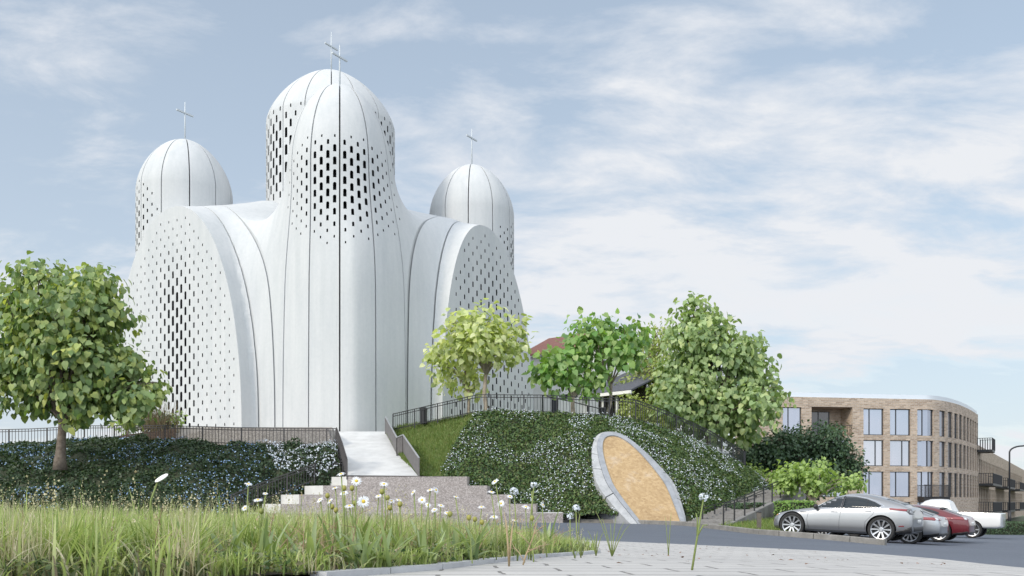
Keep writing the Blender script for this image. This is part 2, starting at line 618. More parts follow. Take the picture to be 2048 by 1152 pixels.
def sample_grid(g, n, rng, weight=None):
    nu, nv = g.shape[:2]
    q = g
    e1 = q[1:, :-1] - q[:-1, :-1]; e2 = q[:-1, 1:] - q[:-1, :-1]
    ar = np.linalg.norm(np.cross(e1, e2), axis=-1).ravel()
    c = rng.choice(len(ar), n, p=ar / ar.sum())
    i, j = np.unravel_index(c, (nu - 1, nv - 1))
    fu = rng.random(n)[:, None]; fv = rng.random(n)[:, None]
    N = surf_normals(g)
    def bl(A):
        return (A[i, j] * (1 - fu) * (1 - fv) + A[i + 1, j] * fu * (1 - fv) + A[i, j + 1] * (1 - fu) * fv + A[i + 1, j + 1] * fu * fv)
    return bl(g), bl(N)


def frames(ydir, nrm):
    y = ydir / (np.linalg.norm(ydir, axis=1, keepdims=True) + 1e-9)
    x = np.cross(y, nrm); x /= np.linalg.norm(x, axis=1, keepdims=True) + 1e-9
    z = np.cross(x, y)
    return x, y, z


def scatter(name, tv, tf, pos, ydir, nrm, size, smooth=False):
    """copies a small template mesh to many places in one mesh"""
    tv = np.asarray(tv, float)
    x, y, z = frames(ydir, nrm)
    size = np.asarray(size)[:, None, None] if np.ndim(size) == 1 else np.asarray(size)[:, None, :]
    t = tv[None] * size
    V = pos[:, None] + t[..., 0:1] * x[:, None] + t[..., 1:2] * y[:, None] + t[..., 2:3] * z[:, None]
    k = len(tv)
    off = (np.arange(len(pos)) * k)[:, None, None]
    fs = []
    byk = {}
    for f in tf: byk.setdefault(len(f), []).append(f)
    for kk, ff in byk.items():
        fs.append((np.array(ff)[None] + off).reshape(-1, kk))
    return mesh_np(name, V.reshape(-1, 3), fs, smooth)


IVY_V = [(0, 0, 0), (.42, .35, .1), (0, 1, -.06), (-.42, .35, .1)]
IVY_F = [(0, 1, 2, 3)]
FLOWER_V = [(0, 0, 0.05)] + [(math.cos(a) * (1.0 if k % 2 == 0 else 0.55), math.sin(a) * (1.0 if k % 2 == 0 else 0.55), 0.12 if k % 2 == 0 else 0.02) for k, a in enumerate(np.linspace(0, 2 * math.pi, 10, endpoint=False))]
FLOWER_F = [(0, 1 + k, 1 + (k + 1) % 10) for k in range(10)]

SOIL = noisy('bank_soil', (0.02, 0.03, 0.014), (0.045, 0.05, 0.025), 3, 0.95, 0.4)
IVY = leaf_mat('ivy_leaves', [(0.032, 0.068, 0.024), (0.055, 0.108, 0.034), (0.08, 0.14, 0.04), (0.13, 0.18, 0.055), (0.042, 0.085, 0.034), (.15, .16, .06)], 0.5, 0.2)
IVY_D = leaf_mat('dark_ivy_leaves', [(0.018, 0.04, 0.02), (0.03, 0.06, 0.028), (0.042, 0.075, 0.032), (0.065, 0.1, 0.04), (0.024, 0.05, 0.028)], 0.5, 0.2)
PETAL = mat('white_petals', (0.60, 0.65, 0.72), 0.6)
BLUE = leaf_mat('blue_petals', [(0.16, 0.30, 0.55), (0.30, 0.45, 0.68), (0.45, 0.58, 0.75), (0.10, 0.22, 0.48)], 0.6, 0.1, (1, 1, 1))


def cover(name, g, n, size, m, rng, droop=0.5, kind='stuff', lift=0.05):
    p, N = sample_grid(g, n, rng)
    clump = fbm(p, 1.3, 3)
    p = p + N * (rng.random(n)[:, None] * 0.13 + lift * clump[:, None] * 3.0)
    if g is RB:
        k_ = ~in_portal(p, -0.9)[0]; p, N = p[k_], N[k_]; n = len(p)
    nn = N + rng.normal(0, 0.55, (n, 3))
    nn[:, 2] += 0.25
    yd = rng.normal(0, 1, (n, 3)); yd[:, 2] -= droop
    o = link(name, scatter(name, IVY_V, IVY_F, p, yd, nn, size * rng.uniform(0.6, 1.35, n)), m)
    tag(o, kind=kind)
    return o


def flowers(name, g, n, size, m, rng, patch=0.0, umax=None, th=0.0, psc=0.5):
    p, N = sample_grid(g, n, rng)
    f = fbm(p + 31.0, psc, 3)
    k = f > th
    if g is RB: k &= ~in_portal(p, -0.9)[0]
    p, N = p[k], N[k]; n = len(p)
    p = p + N * (0.14 + 0.10 * rng.random(n)[:, None])
    nn = N + rng.normal(0, 0.35, (n, 3)); nn[:, 2] += 0.3
    yd = rng.normal(0, 1, (n, 3))
    o = link(name, scatter(name, FLOWER_V, FLOWER_F, p, yd, nn, size * rng.uniform(0.6, 1.3, n)), m)
    tag(o, kind='stuff')
    return o


# right bank (ivy with white flowers), curving round to the right
rf = [P(878, 950, 41.2), P(945, 985, 40.6), P(1060, 1030, 40.3), P(1170, 1049, 39.6), P(1235, 1052, 38.9), P(1310, 1052, 38.8), P(1400, 1050, 39.3), P(1462, 1034, 43), P(1520, 1003, 50), P(1532, 988, 58)]
rt = [P(952, 826, 46.2), P(985, 823, 45.8), P(1040, 824, 45.7), P(1110, 827, 45.8), P(1170, 830, 46.2), P(1235, 835, 46.7), P(1310, 853, 47.6), P(1400, 888, 50), P(1480, 930, 54), P(1526, 968, 58)]
RB = ruled(rf, rt, 120, 36, 0.28, 0.05)
PBC, PTC = P(1322, 1052, 38.3), P(1222, 876, 42.8)
PUP = (PTC - PBC); PH = PUP.length; PUP.normalize()
PLAT = Vector((0.965, 0.26, 0)); PLAT = (PLAT - PUP * PLAT.dot(PUP)).normalized()
PNR = PLAT.cross(PUP).normalized()
if PNR.y > 0: PNR = -PNR


def in_portal(p, dmin, gl=0.0):
    q = p - np.array(PBC); l = q @ np.array(PLAT); u = q @ np.array(PUP); d = q @ np.array(PNR)
    hw = 1.6 * np.sqrt(np.clip(1 - (np.clip(u - PH * .45, 0, None) / (PH * .55 + .25)) ** 2, 0, 1)) + gl
    return (np.abs(l) < hw) & (u > -2) & (u < PH + .25 + gl) & (d > dmin), d


_f = RB.reshape(-1, 3); _k, _d = in_portal(_f, -0.06)
_f[_k] += (-0.06 - _d[_k])[:, None] * np.array(PNR)
_q = _f - np.array(PBC); _l = _q @ np.array(PLAT); _u = _q @ np.array(PUP); _dd = _q @ np.array(PNR)
_gap = np.maximum(np.abs(_l) - 1.6, 0) + np.maximum(_u - PH - .3, 0) + np.maximum(-.6 - _u, 0)
_w = np.clip(1 - _gap / 2.4, 0, 1) ** 1.3; _w = _w * (~_k)
_f += (np.clip(-0.12 - _dd, 0, 2.5) * _w)[:, None] * np.array(PNR)
tag(link('embankment', grid_mesh('embankment', RB), SOIL), kind='structure')
rg = np.random.default_rng(3)
cover('ivy', RB, 60000, 0.115, IVY, rg, lift=0.02)
flowers('white_flowers', RB, 10500, 0.029, PETAL, rg, th=-0.05, psc=0.55)

# left bank
lf = [P(-260, 1040, 36), P(0, 1046, 35.5), P(200, 1048, 35), P(400, 1044, 36), P(480, 1038, 38.6), P(560, 1024, 40.4), P(640, 1000, 41.2), P(688, 962, 41.6)]
lt = [P(-260, 897, 47), P(0, 894, 46.5), P(180, 884, 46), P(330, 884, 43.5), P(450, 890, 42.6), P(590, 891, 42.4), P(676, 891, 42.3)]
LB = ruled(lf, lt, 110, 36, 0.75, 0.28, 11.0)
tag(link('bank', grid_mesh('bank', LB), SOIL), kind='structure')
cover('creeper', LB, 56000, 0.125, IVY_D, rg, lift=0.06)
flowers('blue_flowers', LB[:96], 7500, 0.036, BLUE, rg, th=0.06, psc=0.4)
flowers('small_white_flowers', LB[82:, 10:], 1300, 0.034, PETAL, rg, th=-0.2)

# grass slope between the path and the ivy
sf = [P(772, 868, 50.5), P(800, 905, 45.5), P(842, 952, 41)]
st_ = [P(812, 850, 50.3), P(900, 838, 47.6), P(960, 824, 46.2)]
SG = None
a = interp_line([P(772, 866, 51), P(800, 912, 45.0), P(842, 954, 40.9)], 40)
b = interp_line([P(800, 852, 50.6), P(895, 838, 48), P(962, 824, 46.2)], 40)
c2 = interp_line([P(800, 852, 50.6), P(925, 870, 45), P(884, 953, 41.0)], 40)
v = np.linspace(0, 1, 30)[None, :, None]
SG = a[:, None] * (1 - v) + (np.where(v < 2, c2[:, None], 0)) * v
SG[..., 2] += (fbm(SG.reshape(-1, 3), 1.5) * 0.10).reshape(SG.shape[:2])
SG2 = c2[:, None] * (1 - v) + b[:, None] * v
LAWN = noisy('lawn', (0.085, 0.135, 0.035), (0.17, 0.2, 0.065), 2.5, 0.95, 0.8, 60, 0.05)
lw = link('lawn', grid_mesh('lawn', SG), LAWN); tag(lw, kind='structure')
lw2 = link('lawn', grid_mesh('lawn', SG2), LAWN); tag(lw2, kind='structure')
TUFT = leaf_mat('lawn_blades', [(0.10, 0.165, 0.04), (0.145, 0.215, 0.055), (0.215, 0.26, 0.08), (0.11, 0.19, 0.045), (.25, .24, .10)], 0.6, 0.25)
BL_V = [(-.06, 0, 0), (.06, 0, 0), (.05, .5, .06), (-.05, .5, .06), (0, 1, .22)]
BL_F = [(0, 1, 2, 3), (3, 2, 4)]
ps, ns_ = [], []
for G_, n_ in ((SG, 16000), (SG2, 4000)):
    p, N = sample_grid(G_, n_, rg); N = np.where(N[:, 2:3] < 0, -N, N)
    ps.append(p); ns_.append(N)
p = np.concatenate(ps); N = np.concatenate(ns_); n = len(p)
yd = rg.normal(0, .5, (n, 3)); yd[:, 2] = 1.0
tag(link('lawn_grass', scatter('lawn_grass', BL_V, BL_F, p - [0, 0, 0.02], yd, rg.normal(0, 1, (n, 3)), rg.uniform(.10, .26, n)), TUFT), kind='stuff')

# terraces around the church
TZ = CZ + 3.98
ter = MB()
def slab(poly, z0, z1, mb, m=0):
    n = len(poly)
    vs = [(x, y, z0) for x, y in poly] + [(x, y, z1) for x, y in poly]
    fs = [tuple(range(n))[::-1], tuple(range(n, 2 * n))] + [(i, (i + 1) % n, n + (i + 1) % n, n + i) for i in range(n)]
    mb.add(vs, fs, m)
    return mb
def xyp(px, d): return tuple(XY(px, d))
slab([xyp(672, 51.6), xyp(775, 51.6), (9, 90), (-33, 90), xyp(238, 58), xyp(345, 47.6), xyp(664, 47.6)], -1, TZ, ter)
tag(ter.build('terrace', noisy('terrace_gravel', (0.3, 0.28, 0.26), (0.42, 0.4, 0.38), 3, 0.9, 0.3)), kind='structure')
# upper right terrace surface (falls away to the right)
a = interp_line([P(775, 866, 51.3), P(955, 827, 46.4), P(1110, 829, 46.0), P(1219, 835, 46.7), P(1310, 855, 47.9), P(1400, 890, 50.2), P(1480, 932, 54.2)], 60)
b = a.copy(); b[:, 1] = 92; b[:, 0] = np.linspace(-6, 24, 60); b[:, 2] = np.interp(np.linspace(0, 1, 60), [0, .5, 1], [CZ + 5.2, CZ + 5.2, CZ + 1.0])
v = np.linspace(0, 1, 30)[None, :, None]
tag(link('terrace', grid_mesh('terrace', a[:, None] * (1 - v) + b[:, None] * v), LAWN), kind='structure')
# shelf on the left between bank top and retaining wall
a = interp_line(lt, 40); b = a.copy(); b[:, 0] *= (b[:, 1] + 9) / b[:, 1] * 1.01; b[:, 1] += 9; b[:, 2] += 0.15
v = np.linspace(0, 1, 8)[None, :, None]
tag(link('terrace', grid_mesh('terrace', a[:, None] * (1 - v) + b[:, None] * v), LAWN), kind='structure')

# retaining wall of exposed aggregate behind the left railing, with a sloping left end
rw = MB()
wx0, wx1, wx2 = XY(345, 47.4), XY(425, 47.4), XY(668, 47.4)
z0, zt = CZ + 2.4, CZ + (HZ - 856) / F * 47.4
prof = [(wx0.x, z0), (wx2.x + .25, z0), (wx2.x - .35, zt), (wx1.x, zt), (wx0.x, zt - 0.62)]
n = len(prof)
vs = [(x, 47.2, z) for x, z in prof] + [(x, 47.55, z) for x, z in prof]
rw.add(vs, [tuple(range(n)), tuple(range(n, 2 * n))[::-1]] + [((i + 1) % n, i, n + i, n + (i + 1) % n) for i in range(n)])
tag(rw.build('retaining_wall', MAT['aggregate']), 'brown pebble-dashed retaining wall below the church behind the left railing', 'wall')

# dark brick garden wall stepping up behind the left tree
def brick_mat(name, c1, c2, mort, w=0.22, h=0.075, uv=False, mo=0.008, dirt=0.4):
    m = mat(name, c1, 0.9)
    if uv:
        t = nd(m, 'ShaderNodeTexCoord'); v = t.outputs['UV']
    else:
        v = coord(m, 'Object', (1, 1, 1), (R(90), 0, 0))
    b = nd(m, 'ShaderNodeTexBrick')
    b.inputs['Scale'].default_value = 1.0
    b.inputs['Brick Width'].default_value = w
    b.inputs['Row Height'].default_value = h
    b.inputs['Mortar Size'].default_value = mo
    b.inputs['Color1'].default_value = (*c1, 1); b.inputs['Color2'].default_value = (*c2, 1); b.inputs['Mortar'].default_value = (*mort, 1)
    b.inputs['Bias'].default_value = 0.0
    lk(m, v, b.inputs['Vector'])
    n = noise_tex(m, v, 1.1, 7, 0.7)
    n2 = noise_tex(m, v, 9.0, 4, 0.7)
    c = mixc(m, dirt, b.outputs['Color'], ramp(m, n, [(0.3, (0.7, 0.68, 0.66)), (0.7, (1.1, 1.08, 1.05))]), 'MULTIPLY')
    c = mixc(m, 0.6, c, ramp(m, n2, [(0.3, (0.62, 0.58, 0.55)), (0.5, (1, 1, 1)), (0.7, (1.25, 1.2, 1.15))]), 'MULTIPLY')
    lk(m, c, bs(m).inputs['Base Color'])
    mx = nd(m, 'ShaderNodeMath', operation='MULTIPLY'); mx.inputs[1].default_value = -1.0
    lk(m, b.outputs['Fac'], mx.inputs[0])
    bump(m, mx.outputs[0], 0.5, 0.012)
    return m


gw = MB()
pa, pb, pc = P(150, 884, 46.6), P(262, 868, 46.4), P(350, 857, 46.8)
for a_, b_ in ((pa, pb), (pb, pc)):
    d_ = (b_ - a_); d_.z = 0; nn_ = Vector((-d_.y, d_.x, 0)).normalized() * 0.25
    vs = [(a_.x, a_.y, CZ + 2), (b_.x, b_.y, CZ + 2), tuple(b_), tuple(a_)]
    vs2 = [tuple(Vector(q) + nn_) for q in vs]
    gw.add(vs + vs2, [(0, 1, 2, 3), (7, 6, 5, 4), (3, 2, 6, 7), (1, 5, 6, 2), (0, 3, 7, 4)])
tag(gw.build('garden_wall', brick_mat('old_brick', (0.07, 0.042, 0.032), (0.11, 0.07, 0.052), (0.10, 0.085, 0.075))), 'low dark brown brick wall rising behind the big left tree', 'wall')

# ------------------------------------------------------------------ white path up to the church
pa = interp_line([P(672, 864, 51.9), P(683, 908, 46), P(695, 952, 40.6)], 24)
pb = interp_line([P(771, 864, 51.9), P(801, 908, 46), P(836, 953, 40.6)], 24)
v = np.linspace(0, 1, 10)[None, :, None]
pg = pa[:, None] * (1 - v) + pb[:, None] * v
pg[..., 2] += 0.03
tag(link('path', grid_mesh('path', pg[:, ::-1]), noisy('white_path', (0.47, 0.475, 0.475), (0.60, 0.605, 0.605), 1.5, 0.9, 0.3, 14, 0.02)), kind='structure')
sk = MB()   # sloped side and end of the path
for q in range(len(pa) - 1):
    sk.add([tuple(pa[q] + [0, 0, .03]), tuple(pa[q + 1] + [0, 0, .03]), tuple(pa[q + 1] + [0, 0, -1.2]), tuple(pa[q] + [0, 0, -1.2])], [(0, 1, 2, 3)])
    sk.add([tuple(pb[q] + [0, 0, .03]), tuple(pb[q + 1] + [0, 0, .03]), tuple(pb[q + 1] + [0, 0, -1.2]), tuple(pb[q] + [0, 0, -1.2])], [(3, 2, 1, 0)])
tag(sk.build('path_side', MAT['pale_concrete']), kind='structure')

# broad stair: five deep steps, exposed aggregate fronts, pale left returns and treads
steps = [(953, 40.2, 694, 934), (971, 39.4, 646, 974), (989, 38.6, 598, 1016), (1008, 37.8, 561, 1072), (1026, 37.0, 531, 1126)]
stair = empty('broad_stair', (XY(820, 39).x, 39, CZ - .86))
for i, (py, d, pl, pr) in enumerate(steps):
    z = CZ + (HZ - py) / F * d
    a = XY(pl, d); b = XY(pr, d)
    poly = [tuple(a), tuple(b), (b.x + .25, 42.4), (a.x - 1.0, 42.4), (a.x - 1.05, d + 1.05)]
    s_ = MB()
    n = len(poly); zb = CZ - 1.3
    vs = [(x, y, zb) for x, y in poly] + [(x, y, z) for x, y in poly]
    fs = [(j, (j + 1) % n, n + (j + 1) % n, n + j) for j in range(n)]
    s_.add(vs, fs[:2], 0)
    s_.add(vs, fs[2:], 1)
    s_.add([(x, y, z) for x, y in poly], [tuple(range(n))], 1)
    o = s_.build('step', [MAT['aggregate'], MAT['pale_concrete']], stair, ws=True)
tag(stair, 'broad stair of five deep brown pebbled steps rising from the road to the white path', 'stair')
# ------------------------------------------------------------------ church
UL = np.array([-0.545, -0.839]); UR = np.array([0.839, -0.545])     # outward directions of the two arms in view
OL = np.array([-21.67, 57.52]); ORR = np.array([-1.35, 60.6])       # centres of the two oval end walls
AL, AR = 6.5, 5.5                                                    # half widths
ZB = CZ + 4.4                                                        # springing of the arches
HL, HR = 14.5, 14.0                                                  # arch heights above the springing
FC = np.array([-10.72, 56.0]); FRAD = 3.12                           # front tower
LC = np.array([-22.6, 62.2]); LRAD = 3.16
RC = np.array([-3.16, 70.7]); RRAD = 3.32
CC = np.array([-13.35, 66.5]); CRAD = 4.66
KS = 2.6
F_TOP = CZ + (HZ - 172) / F * 55.9
F_SPR = F_TOP - 1.8 * FRAD


def arm_sdf(p, o, u, lat, a, h, skew):
    d = p[..., :2] - o
    t = -(d @ u)                     # inwards
    l = d @ lat
    hh = h + np.clip(t, -1, 9) * 0.27 + np.clip(t - 1, 0, 6) ** 2 * 0.012
    z = np.maximum(p[..., 2] - ZB, 0)
    l = l - skew * np.minimum(z / h, 1) ** 2
    pw = 2.12
    x = np.abs(l) / a; zz = z / hh
    q = (x ** pw + zz ** pw + 1e-9) ** (1 / pw)
    gx = (x / q) ** (pw - 1) / a; gzz = (zz / q) ** (pw - 1) / hh
    f = (q - 1) / np.sqrt(gx ** 2 + gzz ** 2 + 1e-9)
    return np.maximum(f, np.maximum(-(t + 1.2), t - 21))


def tower_sdf(p, c, r, spr, H, pw=2.0):
    d = p[..., :2] - c
    rr = np.sqrt((d ** 2).sum(-1) + 1e-12)
    z = np.maximum(p[..., 2] - spr, 0)
    x = rr / r; zz = z / H
    q = (x ** pw + zz ** pw + 1e-9) ** (1 / pw)
    gx = (x / q) ** (pw - 1) / r; g2 = (zz / q) ** (pw - 1) / H
    return (q - 1) / np.sqrt(gx ** 2 + g2 ** 2 + 1e-9)


def smin(a, b, k):
    h = np.maximum(k - np.abs(a - b), 0) / k
    return np.minimum(a, b) - h * h * h * k / 6.0


def body_sdf(p):
    a = arm_sdf(p, OL, UL, UR, AL, HL, -0.1)
    b = arm_sdf(p, ORR, UR, -UL, AR, HR, -0.75)
    c = tower_sdf(p, FC, FRAD, F_SPR, 1.8 * FRAD)
    d1 = -((p[..., :2] - OL) @ UL); d2 = -((p[..., :2] - ORR) @ UR)
    def st(x, w):
        x = np.clip((x - 0.12) / w, 0, 1); return x * x * (3 - 2 * x)
    t = st(d1, 2.6) * st(d2 + .3, 2.6)
    zt = st(p[..., 2] - (CZ + 12.5), 8.5)
    k = 0.3 + t * (16.5 - 8.8 * zt)
    f = smin(smin(a, b, 3.0), c, k)
    return np.maximum(f, (CZ + 2.0) - p[..., 2])


def grad(f, p, e=0.02):
    g = np.empty_like(p)
    for i in range(3):
        q = p.copy(); q[..., i] += e; r_ = p.copy(); r_[..., i] -= e
        g[..., i] = (f(q) - f(r_)) / (2 * e)
    return g


def surface_nets(f, lo, hi, h):
    n = [int(math.ceil((hi[i] - lo[i]) / h)) + 1 for i in range(3)]
    ax = [lo[i] + h * np.arange(n[i]) for i in range(3)]
    val = np.empty(n, np.float32)
    for k in range(n[2]):
        X, Y = np.meshgrid(ax[0], ax[1], indexing='ij')
        val[:, :, k] = f(np.stack([X, Y, np.full_like(X, ax[2][k])], -1))
    ins = val < 0
    c = ins[:-1, :-1, :-1].astype(np.int8)
    tot = np.zeros(c.shape, np.int8); acc = np.zeros(c.shape + (3,), np.float32); cnt = np.zeros(c.shape, np.int8)
    corners = [(i, j, k) for i in (0, 1) for j in (0, 1) for k in (0, 1)]
    def sl(o): return tuple(slice(o[i], n[i] - 1 + o[i]) for i in range(3))
    for o in corners: tot += ins[sl(o)]
    for a in corners:
        for i in range(3):
            if a[i]: continue
            b = list(a); b[i] = 1; b = tuple(b)
            va, vb = val[sl(a)], val[sl(b)]
            cr = (va < 0) != (vb < 0)
            t = np.where(cr, va / np.where(cr, va - vb, 1), 0)
            for d in range(3):
                acc[..., d] += np.where(cr, a[d] + (t if d == i else 0), 0)
            cnt += cr
    act = (tot > 0) & (tot < 8)
    ids = np.full(act.shape, -1, np.int64); ids[act] = np.arange(act.sum())
    w = np.argwhere(act)
    V = (w + acc[act] / cnt[act][:, None]) * h + np.array(lo)
    Fs = []
    for i in range(3):
        j, k = (i + 1) % 3, (i + 2) % 3
        s0 = [slice(1, n[q] - 1) for q in range(3)]; s0[i] = slice(0, n[i] - 1)
        s1 = [slice(1, n[q] - 1) for q in range(3)]; s1[i] = slice(1, n[i])
        A, B = ins[tuple(s0)], ins[tuple(s1)]
        for flip, msk in ((False, A & ~B), (True, B & ~A)):
            e = np.argwhere(msk)
            if not len(e): continue
            e = e + np.array([0 if q == i else 1 for q in range(3)])
            def cid(dj, dk):
                x = e.copy(); x[:, j] -= dj; x[:, k] -= dk
                return ids[x[:, 0], x[:, 1], x[:, 2]]
            q = np.stack([cid(1, 1), cid(0, 1), cid(0, 0), cid(1, 0)], -1)
            Fs.append(q[:, ::-1] if flip else q)
    return V, np.concatenate(Fs)


V, Fc = surface_nets(body_sdf, (-36, 48, CZ + 1.5), (12, 84, CZ + 28.2), 0.3)
for _ in range(4):
    g = grad(body_sdf, V); f = body_sdf(V)
    keep = V[:, 2] > CZ + 2.4
    stp = (f / ((g ** 2).sum(-1) + 1e-6))[:, None] * g
    V = V - np.where(keep[:, None], np.clip(stp, -.15, .15), 0)


def apply_bool(obj, cut_mb_list):
    """subtract every mesh of the list (each one free of self-overlap)"""
    for mb in cut_mb_list:
        me = mb.mesh('cut')
        for mm in obj.data.materials: me.materials.append(mm)
        c = bpy.data.objects.new('cut', me); COL.objects.link(c)
        md = obj.modifiers.new('b', 'BOOLEAN')
        md.operation = 'DIFFERENCE'; md.solver = 'MANIFOLD'; md.object = c
        dg = bpy.context.evaluated_depsgraph_get(); dg.update()
        nm = bpy.data.meshes.new_from_object(obj.evaluated_get(dg))
        if len(nm.polygons) < 10: print('BOOLEAN FAILED', obj.name)
        obj.modifiers.clear()
        old = obj.data; obj.data = nm; bpy.data.meshes.remove(old)
        bpy.data.objects.remove(c); bpy.data.meshes.remove(me)


def slot_cutter(mb, c, out, w, h, depth=0.55):
    """upright slot with a chamfered head; c on the wall face, out = outward direction (plan)"""
    ox, oy = out; tx, ty = -oy, ox
    ch = min(w * 0.32, h * 0.3)
    pr = [(-w / 2, -h / 2), (w / 2, -h / 2), (w / 2, h / 2 - ch), (w / 2 - ch * .8, h / 2), (-w / 2 + ch * .8, h / 2), (-w / 2, h / 2 - ch)]
    n = len(pr)
    vs = []
    for s in (0.35, -depth):
        for a, b in pr: vs.append((c[0] + tx * a + ox * s, c[1] + ty * a + oy * s, c[2] + b))
    o = len(mb.v)
    mb.add(vs, [tuple(range(n)), ] , 0)
    mb.add([], [], 0)
    fs = [(o + n + i, o + n + (i + 1) % n, o + (i + 1) % n, o + i) for i in range(n)]
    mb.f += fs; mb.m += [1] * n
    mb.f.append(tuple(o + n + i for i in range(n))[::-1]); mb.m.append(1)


def fix_orient(mb):
    me = mb.mesh('t'); bm = bmesh.new(); bm.from_mesh(me)
    bmesh.ops.recalc_face_normals(bm, faces=bm.faces)
    mb.f = [tuple(v.index for v in f.verts) for f in bm.faces]
    mb.m = [f.material_index for f in bm.faces]
    bm.free(); bpy.data.meshes.remove(me)
    return mb


CH = empty('church', (float(CC[0]), float(CC[1]), TZ))
tag(CH, 'white concrete domed church with slotted walls standing on the terrace', 'church')
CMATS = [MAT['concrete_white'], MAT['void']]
bme = mesh_np('body', V, Fc)
bm = bmesh.new(); bm.from_mesh(bme); bmesh.ops.recalc_face_normals(bm, faces=bm.faces); bm.to_mesh(bme); bm.free()
body = link('body', bme, CMATS)

# flat oval ends
endc = MB()
for o, u, sgn in ((OL, UL, 1), (ORR, UR, 1)):
    c = o + u * 2.0
    endc.box((c[0], c[1], CZ + 12), (4.0, 40 if o is OL else 40, 40), math.atan2(u[1], u[0]))
e1, e2 = MB(), MB()
c = OL + UL * 1.5; e1.box((c[0], c[1], CZ + 12), (3.0, 26, 40), math.atan2(UL[1], UL[0]))
c = ORR + UR * 1.5; e2.box((c[0], c[1], CZ + 12), (3.0, 24, 40), math.atan2(UR[1], UR[0]))

# slots in the oval walls
def oval_slots(o, u, lat, a, h, skew, pitch, vp, l0, size_fn):
    mb = MB()
    ncol = int(a / pitch) + 1
    for ci in range(-ncol, ncol + 1):
        l = ci * pitch + l0
        k = 0
        while True:
            z = 0.35 + k * vp + (vp / 2 if ci % 2 else 0); k += 1
            if z > h: break
            q = ((abs(l - skew * (z / h) ** 2) / a) ** 2.12 + (z / h) ** 2.12) ** (1 / 2.12)
            if q > 0.955: continue
            s = size_fn(l, z, q)
            if s < 0.08: continue
            p = o + lat * l
            slot_cutter(mb, (p[0], p[1], ZB + z), tuple(u), 0.06 + 0.145 * s, 0.11 + 0.46 * s)
    return fix_orient(mb)


def s_left(l, z, q):
    c = 0.1 + (12 - z) * 0.05
    g = math.exp(-((l - c) / 1.75) ** 2)
    v = max(0.0, min(1.0, (12.3 - z) / 3.5))
    e = min(1.0, (0.99 - q) * 6)
    return (0.15 + 1.0 * g * v) * (0.6 + 0.4 * e)


def s_right(l, z, q):
    v = max(0.0, min(1.0, (13.0 - z) / 3.0))
    e = min(1.0, (0.99 - q) * 5)
    return (0.30 + 0.38 * v * math.exp(-(l / 3.2) ** 2) + 0.2 * max(0, (4 - z) / 4)) * (0.5 + 0.5 * e)


sl_l = oval_slots(OL, UL, UR, AL, HL, -0.1, 0.415, 0.98, 0.0, s_left)
sl_r = oval_slots(ORR, UR, -UL, AR, HR, -0.75, 0.46, 1.0, 0.1, s_right)


# tower slots: columns in sectors between the seams
def tower_slots(c, r, th0, nsec, thc, zc, rth, rz, vp, wmax, hmax, zfun=None, smin_=0.3, rad_fn=None, hidden=None):
    mb = MB()
    sec = 2 * math.pi / nsec
    for si in range(nsec):
        for q in range(4):
            th = th0 + si * sec + sec * (0.5 + (q - 1.5) * 0.225)
            dth = (th - thc + math.pi) % (2 * math.pi) - math.pi
            if abs(dth) > rth * 1.05: continue
            col = si * 4 + q
            for k in range(-20, 21):
                z = zc + k * vp + (vp / 2 if col % 2 else 0)
                up = z > zc
                rr_ = rz[0] if up else rz[1]
                e = math.sqrt((dth / rth) ** 2 + (abs(z - zc) / rr_) ** 3)
                if e > 1: continue
                if hidden and hidden(th, z): continue
                s = min(1.0, max(0.12 if smin_ < .35 else .3, 1.7 * (0.92 - e)))
                if e > 0.93: s *= 0.6
                out = (math.cos(th), math.sin(th))
                rad = rad_fn(th, z) if rad_fn else r
                if rad is None: continue
                slot_cutter(mb, (c[0] + out[0] * rad, c[1] + out[1] * rad, z), out, wmax * (0.35 + 0.65 * s), hmax * (0.25 + 0.75 * s), 0.5)
    return fix_orient(mb)


def body_rad(th, z):
    r = FRAD
    for _ in range(12):
        p = np.array([[FC[0] + math.cos(th) * r, FC[1] + math.sin(th) * r, z]])
        f = float(body_sdf(p)[0])
        r -= f * 0.9
        if abs(f) < 0.004: break
    return r if 2.0 < r < 5.5 else None


v2c = math.atan2(-FC[1], -FC[0])                 # towards the viewer
F_TH0 = v2c
f_sl = tower_slots(FC, FRAD, F_TH0, 11, v2c + 0.03, CZ + (HZ - 335) / F * 53, 1.32, (2.15, 4.6), 0.755, 0.20, 0.47, rad_fn=body_rad)


# seams: thin deep joints
def radial_seams(c, r0, r1, th0, nsec, z0, z1, w=0.05, only=None):
    mb = MB()
    for i in range(nsec):
        th = th0 + i * 2 * math.pi / nsec
        dd = (th - v2c + math.pi) % (2 * math.pi) - math.pi
        zl = z0(dd) if callable(z0) else z0
        u = (math.cos(th), math.sin(th)); rm = (r0 + r1) / 2
        mb.box((c[0] + u[0] * rm, c[1] + u[1] * rm, (zl + z1) / 2), (r1 - r0, w, z1 - zl), th)
    return mb


f_se = radial_seams(FC, 0.35, 5.4, F_TH0, 11, lambda d: CZ - 1 if abs(d) < 1.3 else CZ + 22.2, CZ + 40, 0.085)


def arm_seams(o, u, lat, offs, lmin, lmax):
    res = []
    for t in offs:
        mb = MB()
        c = o - u * t + lat * (lmin + lmax) / 2
        mb.box((c[0], c[1], CZ + 12), (0.07, lmax - lmin, 30), math.atan2(u[1], u[0]))
        res.append(mb)
    return res


cuts = [e1, e2, sl_l, sl_r, f_sl, f_se]
